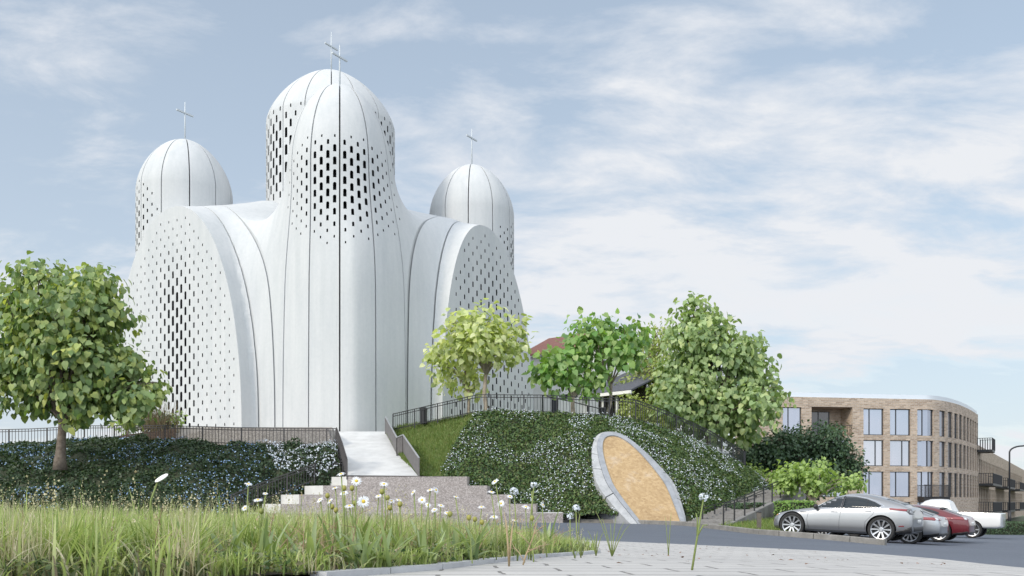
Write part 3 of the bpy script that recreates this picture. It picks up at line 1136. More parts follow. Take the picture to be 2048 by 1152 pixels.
# joints on the shoulders: upright sheets running from the foot of the wall to the ridge of the arm
for (bx, by), (tx, ty) in (((-15.25, 54.6), (-20.4, 58.6)), ((-14.05, 54.0), (-19.6, 60.0)), ((-5.55, 55.0), (-3.3, 60.95)), ((-6.6, 54.4), (-4.6, 61.9))):
    d_ = np.array([tx - bx, ty - by]); L_ = np.linalg.norm(d_); d_ /= L_
    a_ = np.array([bx, by]) - d_ * 1.5; e_ = np.array([tx, ty]) + d_ * 1.2
    m_ = (a_ + e_) / 2
    cuts.append(MB().box((m_[0], m_[1], CZ + 12), (L_ + 2.7, 0.085, 30), math.atan2(d_[1], d_[0])))
apply_bool(body, cuts)


def set_normals(me, fn, thr=0.93, mat0_only=True):
    n = len(me.polygons); nl = len(me.loops)
    co = np.empty(len(me.vertices) * 3, np.float32); me.vertices.foreach_get('co', co); co = co.reshape(-1, 3).astype(float)
    fnm = np.empty(n * 3, np.float32); me.polygons.foreach_get('normal', fnm); fnm = fnm.reshape(-1, 3)
    lt = np.empty(n, np.int32); me.polygons.foreach_get('loop_total', lt)
    vi = np.empty(nl, np.int32); me.loops.foreach_get('vertex_index', vi)
    G = fn(co); G /= np.linalg.norm(G, axis=1, keepdims=True) + 1e-9
    ln = np.repeat(fnm, lt, 0)
    gl = G[vi]
    use = (ln * gl).sum(-1) > thr
    res = np.where(use[:, None], gl, ln)
    me.polygons.foreach_set('use_smooth', np.ones(n, bool))
    me.normals_split_custom_set(res.tolist())


# take the two oval walls out of the body as parts of their own
def split_faces(obj, fn, name):
    me = obj.data
    bm = bmesh.new(); bm.from_mesh(me)
    sel = [f for f in bm.faces if fn(f)]
    bm2 = bm.copy(); bm2.faces.ensure_lookup_table()
    keep = set(f.index for f in sel)
    bmesh.ops.delete(bm2, geom=[f for f in bm2.faces if f.index not in keep], context='FACES')
    bmesh.ops.delete(bm, geom=sel, context='FACES')
    me2 = bpy.data.meshes.new(name); bm2.to_mesh(me2); bm.to_mesh(me)
    bm.free(); bm2.free()
    for mm in me.materials: me2.materials.append(mm)
    return me2


def in_oval(o, u, lat, a):
    def fn(f):
        for v in f.verts:
            dx, dy = v.co.x - o[0], v.co.y - o[1]
            t = dx * u[0] + dy * u[1]; l = dx * lat[0] + dy * lat[1]
            if t < -0.62 or abs(l) > a + 0.6: return False
        n = f.normal
        nn = n.x * u[0] + n.y * u[1]
        if nn > 0.98: return True
        # slot reveals only: all corners inside the wall's outline
        return all(((abs((v.co.x - o[0]) * lat[0] + (v.co.y - o[1]) * lat[1]) / a) ** 2.12 + (max(v.co.z - ZB, 0) / 14.6) ** 2.12) < 0.93 for v in f.verts)
    return fn


wl = split_faces(body, in_oval(OL, UL, UR, AL), 'oval_wall')
wr = split_faces(body, in_oval(ORR, UR, -UL, AR), 'oval_wall')
set_normals(body.data, lambda p: grad(body_sdf, p))
body.parent = CH
body.matrix_parent_inverse = Matrix.Translation(CH.location).inverted()
for w_ in (wl, wr):
    o = bpy.data.objects.new('oval_wall', w_); COL.objects.link(o); o.parent = CH
    o.matrix_parent_inverse = Matrix.Translation(CH.location).inverted()


# towers and drum as turned shells
def superell(r, H, pw, spr, n=26):
    out = []
    for i in range(n + 1):
        t = i / n * math.pi / 2
        out.append((r * math.cos(t) ** (2 / pw), spr + H * math.sin(t) ** (2 / pw)))
    return out


def tower(name, c, r, top, H, pw, seams, slots, base, label=None):
    spr = top - H
    prof = [(r, base)] + [(r, z) for z in np.linspace(base, spr, 8)[1:-1]] + superell(r, H, pw, spr)
    prof[-1] = (0.02, top)
    mb = MB().lathe(prof, (c[0], c[1], 0), 120)
    me = mb.mesh(name)
    o = link(name, me, CMATS, CH, True)
    apply_bool(o, [q for q in (slots, seams) if q])
    def gfn(p): return grad(lambda q: tower_sdf(q, c, r, spr, H, pw), p)
    set_normals(o.data, gfn, 0.9)
    if label: o['label'] = label
    return o


def seams_for(c, r, n, ph, z0, w=0.07):
    th0 = math.atan2(-c[1], -c[0]) + ph
    return radial_seams(c, 0.4, r + 1, th0, n, z0, CZ + 45, w), th0


L_TOP = CZ + (HZ - 281) / F * 62.2; R_TOP = CZ + (HZ - 331) / F * 70.7; C_TOP = CZ + (HZ - 144) / F * 66.5
se, th0 = seams_for(LC, LRAD, 11, 0.09, TZ - 2)
thl = math.atan2(-0.208, -0.978)
sl = tower_slots(LC, LRAD, th0, 11, thl + 0.25, CZ + 18.2, 0.95, (3.4, 6.5), 0.72, 0.20, 0.42, smin_=.4)
tower('corner_tower', LC, LRAD, L_TOP, 1.22 * LRAD, 1.75, se, sl, TZ - 1)
se, th0 = seams_for(RC, RRAD, 11, -0.08, TZ - 2)
sl = tower_slots(RC, RRAD, th0, 11, 0.05, CZ + 18.4, 1.15, (3.4, 6.5), 0.72, 0.20, 0.42, smin_=.4)
tower('corner_tower', RC, RRAD, R_TOP, 1.22 * RRAD, 1.75, se, sl, TZ - 1)
BC = 2 * CC - FC + np.array([0.3, 0.6])
se, th0 = seams_for(BC, LRAD, 11, 0.0, TZ - 2)
tower('corner_tower', BC, LRAD, R_TOP - 0.6, 1.22 * LRAD, 1.75, se, None, TZ - 1)
se, th0 = seams_for(CC, CRAD, 16, 0.0, TZ + 12)
tl = math.atan2(UL[1], UL[0]); trr = math.atan2(UR[1], UR[0])
s1 = tower_slots(CC, CRAD, th0, 16, tl - 0.25, CZ + (HZ - 305) / F * 63, 1.0, (3.6, 4.2), 1.2, 0.24, 0.72)
s2 = tower_slots(CC, CRAD, th0, 16, trr + 0.12, CZ + (HZ - 315) / F * 64, 0.85, (3.4, 4.2), 1.2, 0.24, 0.72)
s1.v, s1.f, s1.m = s1.v + s2.v, s1.f + [tuple(i + len(s1.v) for i in f) for f in s2.f], s1.m + s2.m
tower('central_drum', CC, CRAD, C_TOP, 0.92 * CRAD, 1.52, se, s1, TZ + 8)

# front-tower cross etc: slim mast and a bar pointing along one arm axis
def cross(c, z, h, bz, bl, off=(0, 0)):
    t = MB()
    t.tube([(0, 0, -0.3), (0, 0, h * 0.55), (0, 0, h)], [0.055, 0.05, 0.03], 8)
    o = t.build('cross', MAT['steel'], CH, smooth=True)
    o.location = (c[0] - CH.location.x, c[1] - CH.location.y, z - CH.location.z)
    q = MB(); u = np.array([0.545, 0.839])
    q.bar((-u[0] * bl / 2, -u[1] * bl / 2, bz), (u[0] * bl / 2, u[1] * bl / 2, bz), 0.095, 0.10)
    b = q.build('crossbar', MAT['steel'], o)


def cpx(c, z_top_px, z_base, d): return (HZ - z_top_px) / F * d + CZ - z_base
for c, top, d, ytop, ybar, bl in ((FC, F_TOP, 56, 90, 114, 1.3), (CC, C_TOP, 66.5, 64, 93, 1.3), (LC, L_TOP, 62.2, 204, 226, 1.35), (RC, R_TOP, 70.7, 258, 276, 1.35)):
    cross(c, top, cpx(c, ytop, top, d), cpx(c, ybar, top, d), bl)
# ------------------------------------------------------------------ railings
def fence(name, label, base, h, pitch, post_every, mat_, rail=0.04, bar=0.016, mid=True, low=True, group=None, rail_mat=None):
    """base: polyline on the ground; balusters, posts and rails are parts"""
    pts = resample(base, pitch)
    root = empty(name, tuple(pts[0])); tag(root, label, 'railing', group)
    up = Vector((0, 0, h))
    r_ = MB()
    key = [Vector(p) for p in base]
    for a, b in zip(key, key[1:]):
        r_.bar(a + up, b + up, rail, rail * 0.8)
    r_.build('top_rail', rail_mat or mat_, root, ws=True)
    r_ = MB()
    for a, b in zip(key, key[1:]):
        if mid: r_.bar(a + up * 0.86, b + up * 0.86, bar * 1.3, bar * 1.6)
        if low: r_.bar(a + up * 0.1, b + up * 0.1, bar * 1.3, bar * 1.6)
    if mid or low: r_.build('cross_rail', mat_, root, ws=True)
    bm_ = MB().box((0, 0, h * 0.5), (bar, bar, h * 0.98)).mesh('baluster')
    pm_ = MB().box((0, 0, h * 0.5 - .05), (bar * 2.6, bar * 2.6, h + .08)).mesh('post')
    bm_.materials.append(mat_); pm_.materials.append(mat_)
    nb = 0; extra = MB()
    for i, p in enumerate(pts):
        post = i % post_every == 0 or i == len(pts) - 1
        if not post: nb += 1
        if nb > 99 and not post:
            extra.box((p.x, p.y, p.z + h * .5), (bar, bar, h * .98)); continue
        o = bpy.data.objects.new('post' if post else 'baluster', pm_ if post else bm_)
        COL.objects.link(o); o.parent = root
        o.location = p - pts[0]
    if extra.v:
        tag(extra.build('balusters', mat_, root, ws=True), kind='stuff')
    return root


BK = MAT['black_metal']
RAILM = mat('dark_rail', (0.06, 0.055, 0.055), 0.5, 0.2)
fence('railing', 'dark thin-barred railing on top of the bank, behind the trunk of the big left tree', [P(-60, 892, 46.3), P(60, 889, 46.2), P(185, 883, 45.8), P(330, 884, 43.5)], 0.80, 0.17, 12, RAILM, 0.045, 0.022)
fence('railing', 'dark thin-barred railing in front of the brown pebbled wall, ending at the white path', [P(330, 885, 43.4), P(470, 890, 42.5), P(672, 892, 42.2)], 0.82, 0.17, 12, RAILM, 0.045, 0.022)
fence('railing', 'black railing curving along the hilltop in front of the slim young trees', [P(786, 862, 49.8), P(860, 846, 48), P(955, 826, 46.1), P(1087, 827, 45.7), P(1219, 834, 46.4)], 0.94, 0.17, 10, BK, 0.045, 0.024)
fence('railing', 'black railing running downhill to the right above the portal and under the largest tree', [P(1219, 836, 46.5), P(1275, 842, 47), P(1340, 866, 48.2), P(1420, 900, 50.5), P(1490, 940, 54)], 1.08, 0.15, 10, BK, 0.05, 0.025)
# lower ramp handrail behind the right railing
fence('handrail', 'black ramp handrail sloping down between the right oval wall and the white house', [P(1085, 832, 50), P(1150, 846, 50.5), P(1215, 862, 51)], 1.15, 0.9, 1, BK, 0.06, 0.03, False, False)
# left side of the path, railing down to the stair
fence('railing', 'dark railing dropping steeply down the left edge of the white path', [P(673, 891, 42.2), P(684, 921, 41.2), P(694, 955, 40.2)], 0.84, 0.09, 11, RAILM, 0.04, 0.02)
fence('railing', 'thin-barred railing stepping down the left side of the broad pebbled stair', [P(692, 957, 41.3), P(642, 958, 41.2), P(590, 978, 40.2), P(530, 1000, 39.2), P(462, 1028, 38.0)], 0.80, 0.15, 10, RAILM, 0.045, 0.022)
# right side of the path: solid-looking perforated panels with a pale rail
pf = empty('panel_fence', tuple(P(770, 866, 51)))
tag(pf, 'grey-brown mesh panel balustrade with a kink beside the grass slope, right of the white path', 'balustrade')
seg = [[P(771, 866, 51), P(794, 911, 45.4)], [P(794, 911, 45.4), P(806, 906, 45.0)], [P(806, 906, 45.0), P(838, 956, 40.5)]]
for a, b in seg:
    q = MB(); hgt = Vector((0, 0, 0.86))
    d_ = (b - a).normalized(); s_ = d_.cross(Vector((0, 0, 1))).normalized() * 0.012
    lo = Vector((0, 0, .06))
    vs = [a + lo - s_, b + lo - s_, b + hgt - s_, a + hgt - s_, a + lo + s_, b + lo + s_, b + hgt + s_, a + hgt + s_]
    q.add(vs, [(0, 1, 2, 3), (7, 6, 5, 4), (3, 2, 6, 7), (0, 4, 5, 1), (0, 3, 7, 4), (1, 5, 6, 2)])
    q.build('mesh_panel', MAT['brown_metal'], pf, ws=True)
    MB().bar(a + hgt * 1.06, b + hgt * 1.06, 0.06, 0.045).build('handrail', MAT['grey_metal'], pf, ws=True)
    for p in (a, b):
        MB().box((p.x, p.y, p.z + .42), (.05, .05, .95)).build('post', MAT['brown_metal'], pf, ws=True)

# stairs with handrails on the far right of the bank
sb, st2 = P(1425, 1062, 35.5), P(1608, 988, 50)
sw = MB()
a0, b0 = P(1452, 1064, 34.5), P(1612, 1003, 44.5)
n_ = Vector((-(b0 - a0).y, (b0 - a0).x, 0)).normalized()
for a, b in ((a0, b0),):
    vs = [(a.x, a.y, gz(a.x, a.y) - .2), (b.x, b.y, gz(b.x, b.y) - .2), (b.x, b.y, b.z + .75), (a.x, a.y, a.z + .22)]
    vs2 = [tuple(Vector(q) + n_ * .22) for q in vs]
    sw.add(vs + vs2, [(0, 1, 2, 3), (7, 6, 5, 4), (3, 2, 6, 7), (1, 5, 6, 2), (0, 3, 7, 4)])
    L_ = (b - a)
sidew = empty('outdoor_stair', (a0.x, a0.y, gz(a0.x, a0.y)))
tag(sidew, 'concrete stair with a dark boarded side wall climbing right of the ivy bank', 'stair')
WALLG = noisy('stained_concrete', (0.13, 0.125, 0.12), (0.24, 0.235, 0.23), 2.2, 0.9, 0.3)
sw.build('side_wall', WALLG, sidew, ws=True)
q = MB()
for i in range(26):
    t0, t1 = i / 26, (i + 1) / 26
    p = a0.lerp(b0, (t0 + t1) / 2)
    zz = a0.z + .05 + (b0.z + .55 - a0.z) * t0
    c_ = p + n_ * 1.25
    q.box((c_.x, c_.y, zz - .6), (L_.length / 26 * 1.05, 2.0, 1.3), math.atan2(L_.y, L_.x))
q.build('steps', WALLG, sidew, ws=True)
up = Vector((0, 0, .55))
fence('handrail', 'black handrail with two rails along the near side of the far stair', [a0 + n_ * .1 + Vector((0, 0, .2)), b0 + n_ * .1 + Vector((0, 0, .7))], 0.85, 1.3, 1, BK, 0.04, 0.02, True, False)
fence('handrail', 'black handrail at the foot of the ivy bank on the far side of the stair', [P(1405, 1060, 37.5), P(1500, 1034, 42), P(1600, 1003, 50)], 0.95, 1.3, 1, BK, 0.04, 0.02, True, False)
bl = empty('bollard', tuple(P(1518, 1062, 31.5)))
tag(bl, 'weathered brown square post standing on the kerb lawn before the silver car', 'post')
bl.location.z = gz(bl.location.x, bl.location.y)
q = MB().box((0, 0, .33), (.13, .13, .78)); q.build('shaft', noisy('old_wood', (.09, .08, .07), (.16, .14, .12), 8, .9, .4), bl)
MB().lathe([(.10, .0), (.10, .02), (.02, .06)], (0, 0, .72), 4).build('cap', BK, bl)
# small lawn behind the kerb by the cars, and its clipped hedge
lg = np.zeros((24, 10, 3))
f0 = interp_line([P(1440, 1063, 33.5), P(1540, 1072, 28.6), P(1600, 1077, 28.2)], 24)
f1 = interp_line([P(1470, 1050, 42), P(1560, 1040, 42), P(1650, 1040, 42)], 24)
v = np.linspace(0, 1, 10)[None, :, None]
lg = f0[:, None] * (1 - v) + f1[:, None] * v
lg[..., 2] = gz(lg[..., 0], lg[..., 1]) + 0.06 + v[..., 0] ** 1.5 * .55
tag(link('verge', grid_mesh('verge', lg), LAWN), kind='structure')
p, N = sample_grid(lg, 6000, rg); N = np.where(N[:, 2:3] < 0, -N, N); n = len(p)
yd = rg.normal(0, .4, (n, 3)); yd[:, 2] = 1
tag(link('lawn_grass', scatter('lawn_grass', BL_V, BL_F, p, yd, rg.normal(0, 1, (n, 3)), rg.uniform(.10, .2, n)), TUFT), kind='stuff')

# ------------------------------------------------------------------ oval portal in the ivy bank
def portal():
    bc, upv, lat, nrm, Hh = PBC, PUP, PLAT, PNR, PH
    root = empty('tunnel_portal', tuple(bc)); tag(root, 'slanted oval concrete portal boarded up with an orange chipboard panel in the ivy bank', 'portal')
    def ring(hw, top, n=44, base=0.0):
        # half oval standing on the ground, long axis up the slope
        out = []
        for i in range(n + 1):
            t = math.pi * i / n
            c, s = math.cos(t), math.sin(t)
            x = hw * math.copysign(abs(c) ** 0.86, c); y = top * abs(s) ** 0.9
            # fuller lower half
            x *= 0.66 + .34 * min(1.0, y / (.42 * top)); out.append((x, y))
        return out
    A = ring(1.36, Hh)               # opening
    B = ring(1.66, Hh + 0.30)        # outer edge
    def pt(p, d): return bc + lat * p[0] + upv * p[1] + nrm * d
    n = len(A)
    # rim face
    q = MB(); o = 0.16; 
    vs = [pt(p, o) for p in A] + [pt(p, o) for p in B]
    q.add(vs, [(i, i + 1, n + i + 1, n + i) for i in range(n - 1)])
    vs = [pt(p, o) for p in A] + [pt(p, -.1) for p in A]
    q.add(vs, [(i + 1, i, n + i, n + i + 1) for i in range(n - 1)])
    me = q.mesh('rim', angle=40)
    link('rim', me, noisy('rim_concrete', (0.21, 0.225, 0.245), (0.33, 0.345, 0.37), 3, .85, .3, 25, .02), root, True)
    # outer collar in big stone blocks: a sloping face round the rim, wide on the left, then a side going into the bank
    q = MB()
    joints = np.linspace(0, n - 1, 13).astype(int)
    def outer(i):
        t = math.pi * i / (n - 1)
        wd = np.interp(t, [0, 1.0, 1.7, 2.3, math.pi], [.26, .2, .16, .36, .45])
        p = B[i]; c = Vector((0, Hh * .45)); v_ = (Vector(p) - c).normalized()
        return (p[0] + v_.x * wd, p[1] + v_.y * wd * .8 if p[1] > .3 else p[1])
    Cc = [outer(i) for i in range(n)]
    for a, b in zip(joints, joints[1:]):
        idx = list(range(a, b + 1)); m_ = len(idx)
        def e(L_, k):
            p = Vector(L_[idx[k]])
            if k == 0: p = p.lerp(Vector(L_[idx[1]]), .06)
            if k == m_ - 1: p = p.lerp(Vector(L_[idx[-2]]), .06)
            return p
        V_ = [pt(e(B, k), o - .02) for k in range(m_)] + [pt(e(Cc, k), .06) for k in range(m_)] + [pt(e(Cc, k), -2.6) for k in range(m_)] + [pt(e(B, k), -1.1) for k in range(m_)]
        F_ = []
        for k in range(m_ - 1):
            for r_ in range(2): F_.append((r_ * m_ + k, r_ * m_ + k + 1, (r_ + 1) * m_ + k + 1, (r_ + 1) * m_ + k))
        F_ += [(0, m_, 2 * m_, 3 * m_), (m_ - 1, 4 * m_ - 1, 3 * m_ - 1, 2 * m_ - 1)]
        q.add(V_, F_)
    link('collar', q.mesh('collar', angle=35), noisy('collar_stone', (0.27, 0.28, 0.29), (0.43, 0.44, 0.45), 2.2, .9, .4, 22, .03), root, True)
    # chipboard panel
    m = mat('chipboard', (.6, .38, .16), .75, spec=.3)
    v_ = coord(m, 'Object', (1, 1, 1))
    vo = nd(m, 'ShaderNodeTexVoronoi'); vo.inputs['Scale'].default_value = 9; vo.inputs['Randomness'].default_value = 1
    lk(m, v_, vo.inputs['Vector'])
    sp = nd(m, 'ShaderNodeSeparateColor'); lk(m, vo.outputs['Color'], sp.inputs[0])
    n2 = noise_tex(m, v_, 1.0, 8, .7); n3 = noise_tex(m, v_, 22, 5, .7)
    c = ramp(m, sp.outputs[0], [(0, (.28, .185, .095)), (.5, (.39, .275, .15)), (1, (.50, .37, .22))])
    c = mixc(m, .55, c, ramp(m, n2, [(.3, (.29, .20, .11)), (.55, (.43, .31, .17)), (.72, (.47, .41, .35))]))
    c = mixc(m, .5, c, ramp(m, n3, [(.3, (.7, .66, .6)), (.6, (1.1, 1.08, 1.05))]), 'MULTIPLY')
    lk(m, c, bs(m).inputs['Base Color']); bump(m, n3, .3, .01)
    q = MB()
    C_ = [(p[0] * 1.01, p[1] * 1.003) for p in A]
    vs = [pt(p, .10) for p in C_] + [pt(p, .02) for p in C_]
    q.add(vs, [tuple(range(n)), tuple(range(n, 2 * n))[::-1]])
    link('boarding', q.mesh('boarding'), m, root, True)
    return bc, lat, upv, nrm, Hh


PORT = portal()

# ------------------------------------------------------------------ wall with openings, used for the houses
def wall_openings(name, path, s_breaks, z0, z1, ops, depth, mat_, parent, reveal_mat=None):
    """path(s) -> (xy, outward normal); ops: (s0,s1,za,zb)"""
    S_ = sorted(set(list(s_breaks) + [q for o in ops for q in o[:2]]))
    Z_ = sorted(set([z0, z1] + [q for o in ops for q in o[2:4]]))
    mb = MB(); uvs = []
    def inside(s, z): return any(o[0] - 1e-6 < s < o[1] + 1e-6 and o[2] < z < o[3] for o in ops)
    def pt(s, z, d=0):
        p, n = path(s); return (p[0] - n[0] * d, p[1] - n[1] * d, z)
    for a, b in zip(S_, S_[1:]):
        for c, d in zip(Z_, Z_[1:]):
            if inside((a + b) / 2, (c + d) / 2): continue
            mb.add([pt(a, c), pt(b, c), pt(b, d), pt(a, d)], [(0, 1, 2, 3)]); uvs += [(a, c), (b, c), (b, d), (a, d)]
    for (a, b, c, d) in ops:
        dd = depth
        ss = [a] + [s for s in S_ if a < s < b] + [b]
        for zq, fl in ((c, 0), (d, 1)):
            for x, y in zip(ss, ss[1:]):
                q = [pt(x, zq), pt(y, zq), pt(y, zq, dd), pt(x, zq, dd)]
                mb.add(q, [(3, 2, 1, 0) if fl == 0 else (0, 1, 2, 3)]); uvs += [(x, 0), (y, 0), (y, dd), (x, dd)]
        for sq, fl in ((a, 0), (b, 1)):
            q = [pt(sq, c), pt(sq, d), pt(sq, d, dd), pt(sq, c, dd)]
            mb.add(q, [(0, 1, 2, 3) if fl == 0 else (3, 2, 1, 0)]); uvs += [(0, c), (0, d), (dd, d), (dd, c)]
    me = mb.mesh(name)
    l = me.uv_layers.new(name='uv')
    arr = np.array(uvs, np.float32)
    vi = np.empty(len(me.loops), np.int32); me.loops.foreach_get('vertex_index', vi)
    l.data.foreach_set('uv', arr[vi].ravel())
    return link(name, me, mat_, parent, True)


GLASS = mat('window_glass', (0.46, 0.48, 0.51), 0.03, 0.82, 0.8)
_oi = nd(GLASS, 'ShaderNodeObjectInfo')
lk(GLASS, ramp(GLASS, _oi.outputs['Random'], [(0, (.24, .265, .32)), (.35, (.36, .385, .44)), (.7, (.30, .325, .385)), (1, (.43, .44, .47))]), bs(GLASS).inputs['Base Color'])
_gv = coord(GLASS, 'Object', (1.2, 1.2, .06)); _gn = noise_tex(GLASS, _gv, 1.5, 3, .5)
lk(GLASS, ramp(GLASS, _gn, [(.35, (.02, .02, .02)), (.7, (.10, .10, .10))]), bs(GLASS).inputs['Roughness'])
GLASS_D = mat('dark_glass', (0.03, 0.035, 0.045), 0.03, 0.0, 0.9)
FRAME = mat('window_frame', (0.02, 0.022, 0.025), 0.4)


def window(path, o, depth, parent, split=(0.33,), glass=None, fw=0.07):
    a, b, c, d = o
    def pt(s, z, dd):
        p, n = path(s); return Vector((p[0] - n[0] * dd, p[1] - n[1] * dd, z))
    f = MB(); e = fw / 2
    dd = depth - 0.06
    for s in [a + e, b - e] + [a + (b - a) * k for k in split]:
        f.bar(pt(s, c, dd), pt(s, d, dd), fw, 0.08)
    for z in (c + e, d - e):
        f.bar(pt(a, z, dd + .003), pt(b, z, dd + .003), 0.08, fw)
    fo = f.build('window', FRAME, parent, ws=True)
    q = MB()
    g0 = depth - 0.045
    n_ = 1 + (2 if abs(path(a)[1][0] - path(b)[1][0]) > .05 else 0)
    for i in range(n_):
        x, y = a + (b - a) * i / n_, a + (b - a) * (i + 1) / n_
        q.add([pt(x, c, g0), pt(y, c, g0), pt(y, d, g0), pt(x, d, g0)], [(0, 1, 2, 3)])
    po = q.build('pane', glass or GLASS, None)
    po.parent = fo
    po.matrix_parent_inverse = (fo.matrix_parent_inverse @ Matrix.Identity(4)) if False else Matrix.Identity(4)
    # the frame's own mesh is in world space through its parent inverse, so the pane lives in the same space
    return fo


# ------------------------------------------------------------------ long brick building on the right
def brick_building():
    d0, d1 = 85.0, 87.2
    pA = np.array([XY(1470, 84.2).x, 84.2]); pB = np.array([XY(1852, d1).x, d1])
    dirA = (pB - pA) / np.linalg.norm(pB - pA); LA = np.linalg.norm(pB - pA)
    pC = np.array([XY(1956, 103).x, 103.0])
    pD = np.array([106.0, 186.0]); dirC = (pD - pC) / np.linalg.norm(pD - pC); LC_ = np.linalg.norm(pD - pC)
    # quadratic bend between the two straights
    cpt = None
    A2 = np.array([dirA, -dirC]).T; tt = np.linalg.solve(A2, pC - pB); cpt = pB + dirA * tt[0]
    K = 40; ts = np.linspace(0, 1, K + 1)
    bz = ((1 - ts) ** 2)[:, None] * pB + (2 * ts * (1 - ts))[:, None] * cpt + (ts ** 2)[:, None] * pC
    pts = np.concatenate([[pA], bz, [pD]])
    sl = np.concatenate([[0], np.cumsum(np.linalg.norm(np.diff(pts, axis=0), axis=1))])
    def path(s):
        i = int(np.clip(np.searchsorted(sl, s) - 1, 0, len(pts) - 2))
        f = (s - sl[i]) / (sl[i + 1] - sl[i])
        p = pts[i] * (1 - f) + pts[i + 1] * f
        def nr(k):
            t_ = pts[min(k + 1, len(pts) - 1)] - pts[max(k - 1, 0)] if 0 < k < len(pts) - 1 else (pts[1] - pts[0] if k == 0 else pts[-1] - pts[-2])
            t_ = t_ / np.linalg.norm(t_); return np.array([t_[1], -t_[0]])
        n = nr(i) * (1 - f) + nr(i + 1) * f
        if i == 0: n = nr(0)
        if i == len(pts) - 2: n = nr(len(pts) - 1)
        return p, n / np.linalg.norm(n)
    root = empty('brick_building', (float(pA[0]), float(pA[1]), CZ - 1.9))
    tag(root, 'long light brown brick building with rounded corner and large dark-framed windows behind the cars', 'building')
    zt = CZ + (HZ - 797) / F * 86.5 - 0.0
    px2s = lambda px: float(np.interp(px, [1470, 1852], [0, LA]))
    zr = lambda py, d=86.3: CZ + (HZ - py) / F * d
    rows = [(817, 870), (880, 932), (943, 994)]
    cols = [(1563, 1600), (1724, 1765), (1778, 1820), (1834, 1873)]
    BR = brick_mat('light_brick', (0.30, 0.225, 0.165), (0.54, 0.435, 0.335), (0.44, 0.40, 0.36), 0.44, 0.15, True, 0.02, 0.5)
    ops = []; wins = []
    dp = 0.24
    sB, sC = sl[1], sl[K + 1]
    for r, (ya, yb) in enumerate(rows):
        for cidx, (xa, xb) in enumerate(cols):
            if xb <= 1852: o = (px2s(xa), px2s(xb), zr(yb), zr(ya))
            else: o = (px2s(xa), px2s(1852) + 0.95, zr(yb), zr(ya))
            ops.append(o)
            if r == 2 and cidx == 3: wins.append((o, 'door'))
            else: wins.append((o, (0.33,) if r != 1 else (0.63,)))
    # recessed loggia, top floor
    ops.append((px2s(1620), px2s(1702), zr(872), zr(815)))
    lo = ops[-1]
    ops.append((px2s(1590), px2s(1690), zr(994), zr(943))); wins.append((ops[-1], (.3, .6)))
    ops.append((px2s(1600), px2s(1690), zr(932), zr(880))); wins.append((ops[-1], (.3, .6)))
    # ground floor strip
    for xa, xb in ((1724, 1765), (1778, 1820), (1834, 1850)):
        ops.append((px2s(xa), px2s(xb), zr(1036), zr(1004))); wins.append((ops[-1], (.5,)))
    # narrow windows round the bend and along the wing
    s = sB + 1.9; k = 0
    bend = []
    while s < sC - 0.9:
        w = 1.3
        bend.append((s, s + w)); s += 1.95
    for a, b in bend:
        for ya, yb in rows:
            ops.append((a, b, zr(yb), zr(ya))); wins.append((ops[-1], ()))
    br = sorted(set(list(sl[1:K + 2]) + [0, float(sl[1])]))
    wall_openings('wall', path, br, CZ - 2.2, zt, ops, dp, BR, root)
    for o, sp in wins:
        if sp == 'door':
            window(path, (o[0], o[1], o[2], o[3]), dp, root, (.3, .72), GLASS)
        else: window(path, o, dp, root, sp)
    # loggia: deep recess with dark glazing
    def pt(s, z, d=0):
        p, n = path(s); return Vector((p[0] - n[0] * d, p[1] - n[1] * d, z))
    q = MB(); a, b, c, d = lo; D = 2.2
    for f_ in ([pt(a, c, dp), pt(a, d, dp), pt(a, d, D), pt(a, c, D)], [pt(b, d, dp), pt(b, c, dp), pt(b, c, D), pt(b, d, D)], [pt(a, d, dp), pt(b, d, dp), pt(b, d, D), pt(a, d, D)], [pt(b, c, dp), pt(a, c, dp), pt(a, c, D), pt(b, c, D)], [pt(a, c, D), pt(b, c, D), pt(b, d, D), pt(a, d, D)]):
        q.add(f_, [(3, 2, 1, 0)])
    me = q.mesh('loggia'); l = me.uv_layers.new(name='uv')
    for lp in me.loops:
        v_ = me.vertices[lp.vertex_index].co; l.data[lp.index].uv = (v_.x + v_.y, v_.z)
    link('loggia', me, BR, root, True)
    window(path, (a + .35, a + (b - a) * .70, c + .05, d - .25), D - .05, root, (.55,), GLASS_D)
    bal = MB(); 
    for i in range(24):
        s_ = a + .1 + (b - a - .2) * i / 23
        bal.bar(pt(s_, c, .1), pt(s_, c + 1.0, .1), .02)
    bal.bar(pt(a, c + 1.0, .1), pt(b, c + 1.0, .1), .05); bal.build('balcony_railing', BK, root, ws=True)
    # door balcony with glass front, ground-floor level
    o = [w for w, s_ in wins if s_ == 'door'][0]
    q = MB(); q.add([pt(o[0], o[2] - .35, 0), pt(o[1] + .9, o[2] - .35, 0), pt(o[1] + .9, o[2] - .35, -1.1), pt(o[0], o[2] - .35, -1.1), pt(o[0], o[2] + .02, 0), pt(o[1] + .9, o[2] + .02, 0), pt(o[1] + .9, o[2] + .02, -1.1), pt(o[0], o[2] + .02, -1.1)], [(0, 1, 2, 3), (7, 6, 5, 4), (3, 2, 6, 7), (0, 3, 7, 4), (2, 1, 5, 6)])
    bo = q.build('balcony', BK, root, ws=True)
    q = MB()
    for i in range(30):
        s_ = o[0] + (o[1] + .9 - o[0]) * i / 29; q.bar(pt(s_, o[2], -1.08), pt(s_, o[2] + 1.15, -1.08), .03)
    q.bar(pt(o[0], o[2] + 1.15, -1.08), pt(o[1] + .9, o[2] + 1.15, -1.08), .06)
    r_ = q.build('railing', BK, bo); 
    # pale parapet strip along the roof edge
    q = MB(); zs = [s for s in br if s <= sC] 
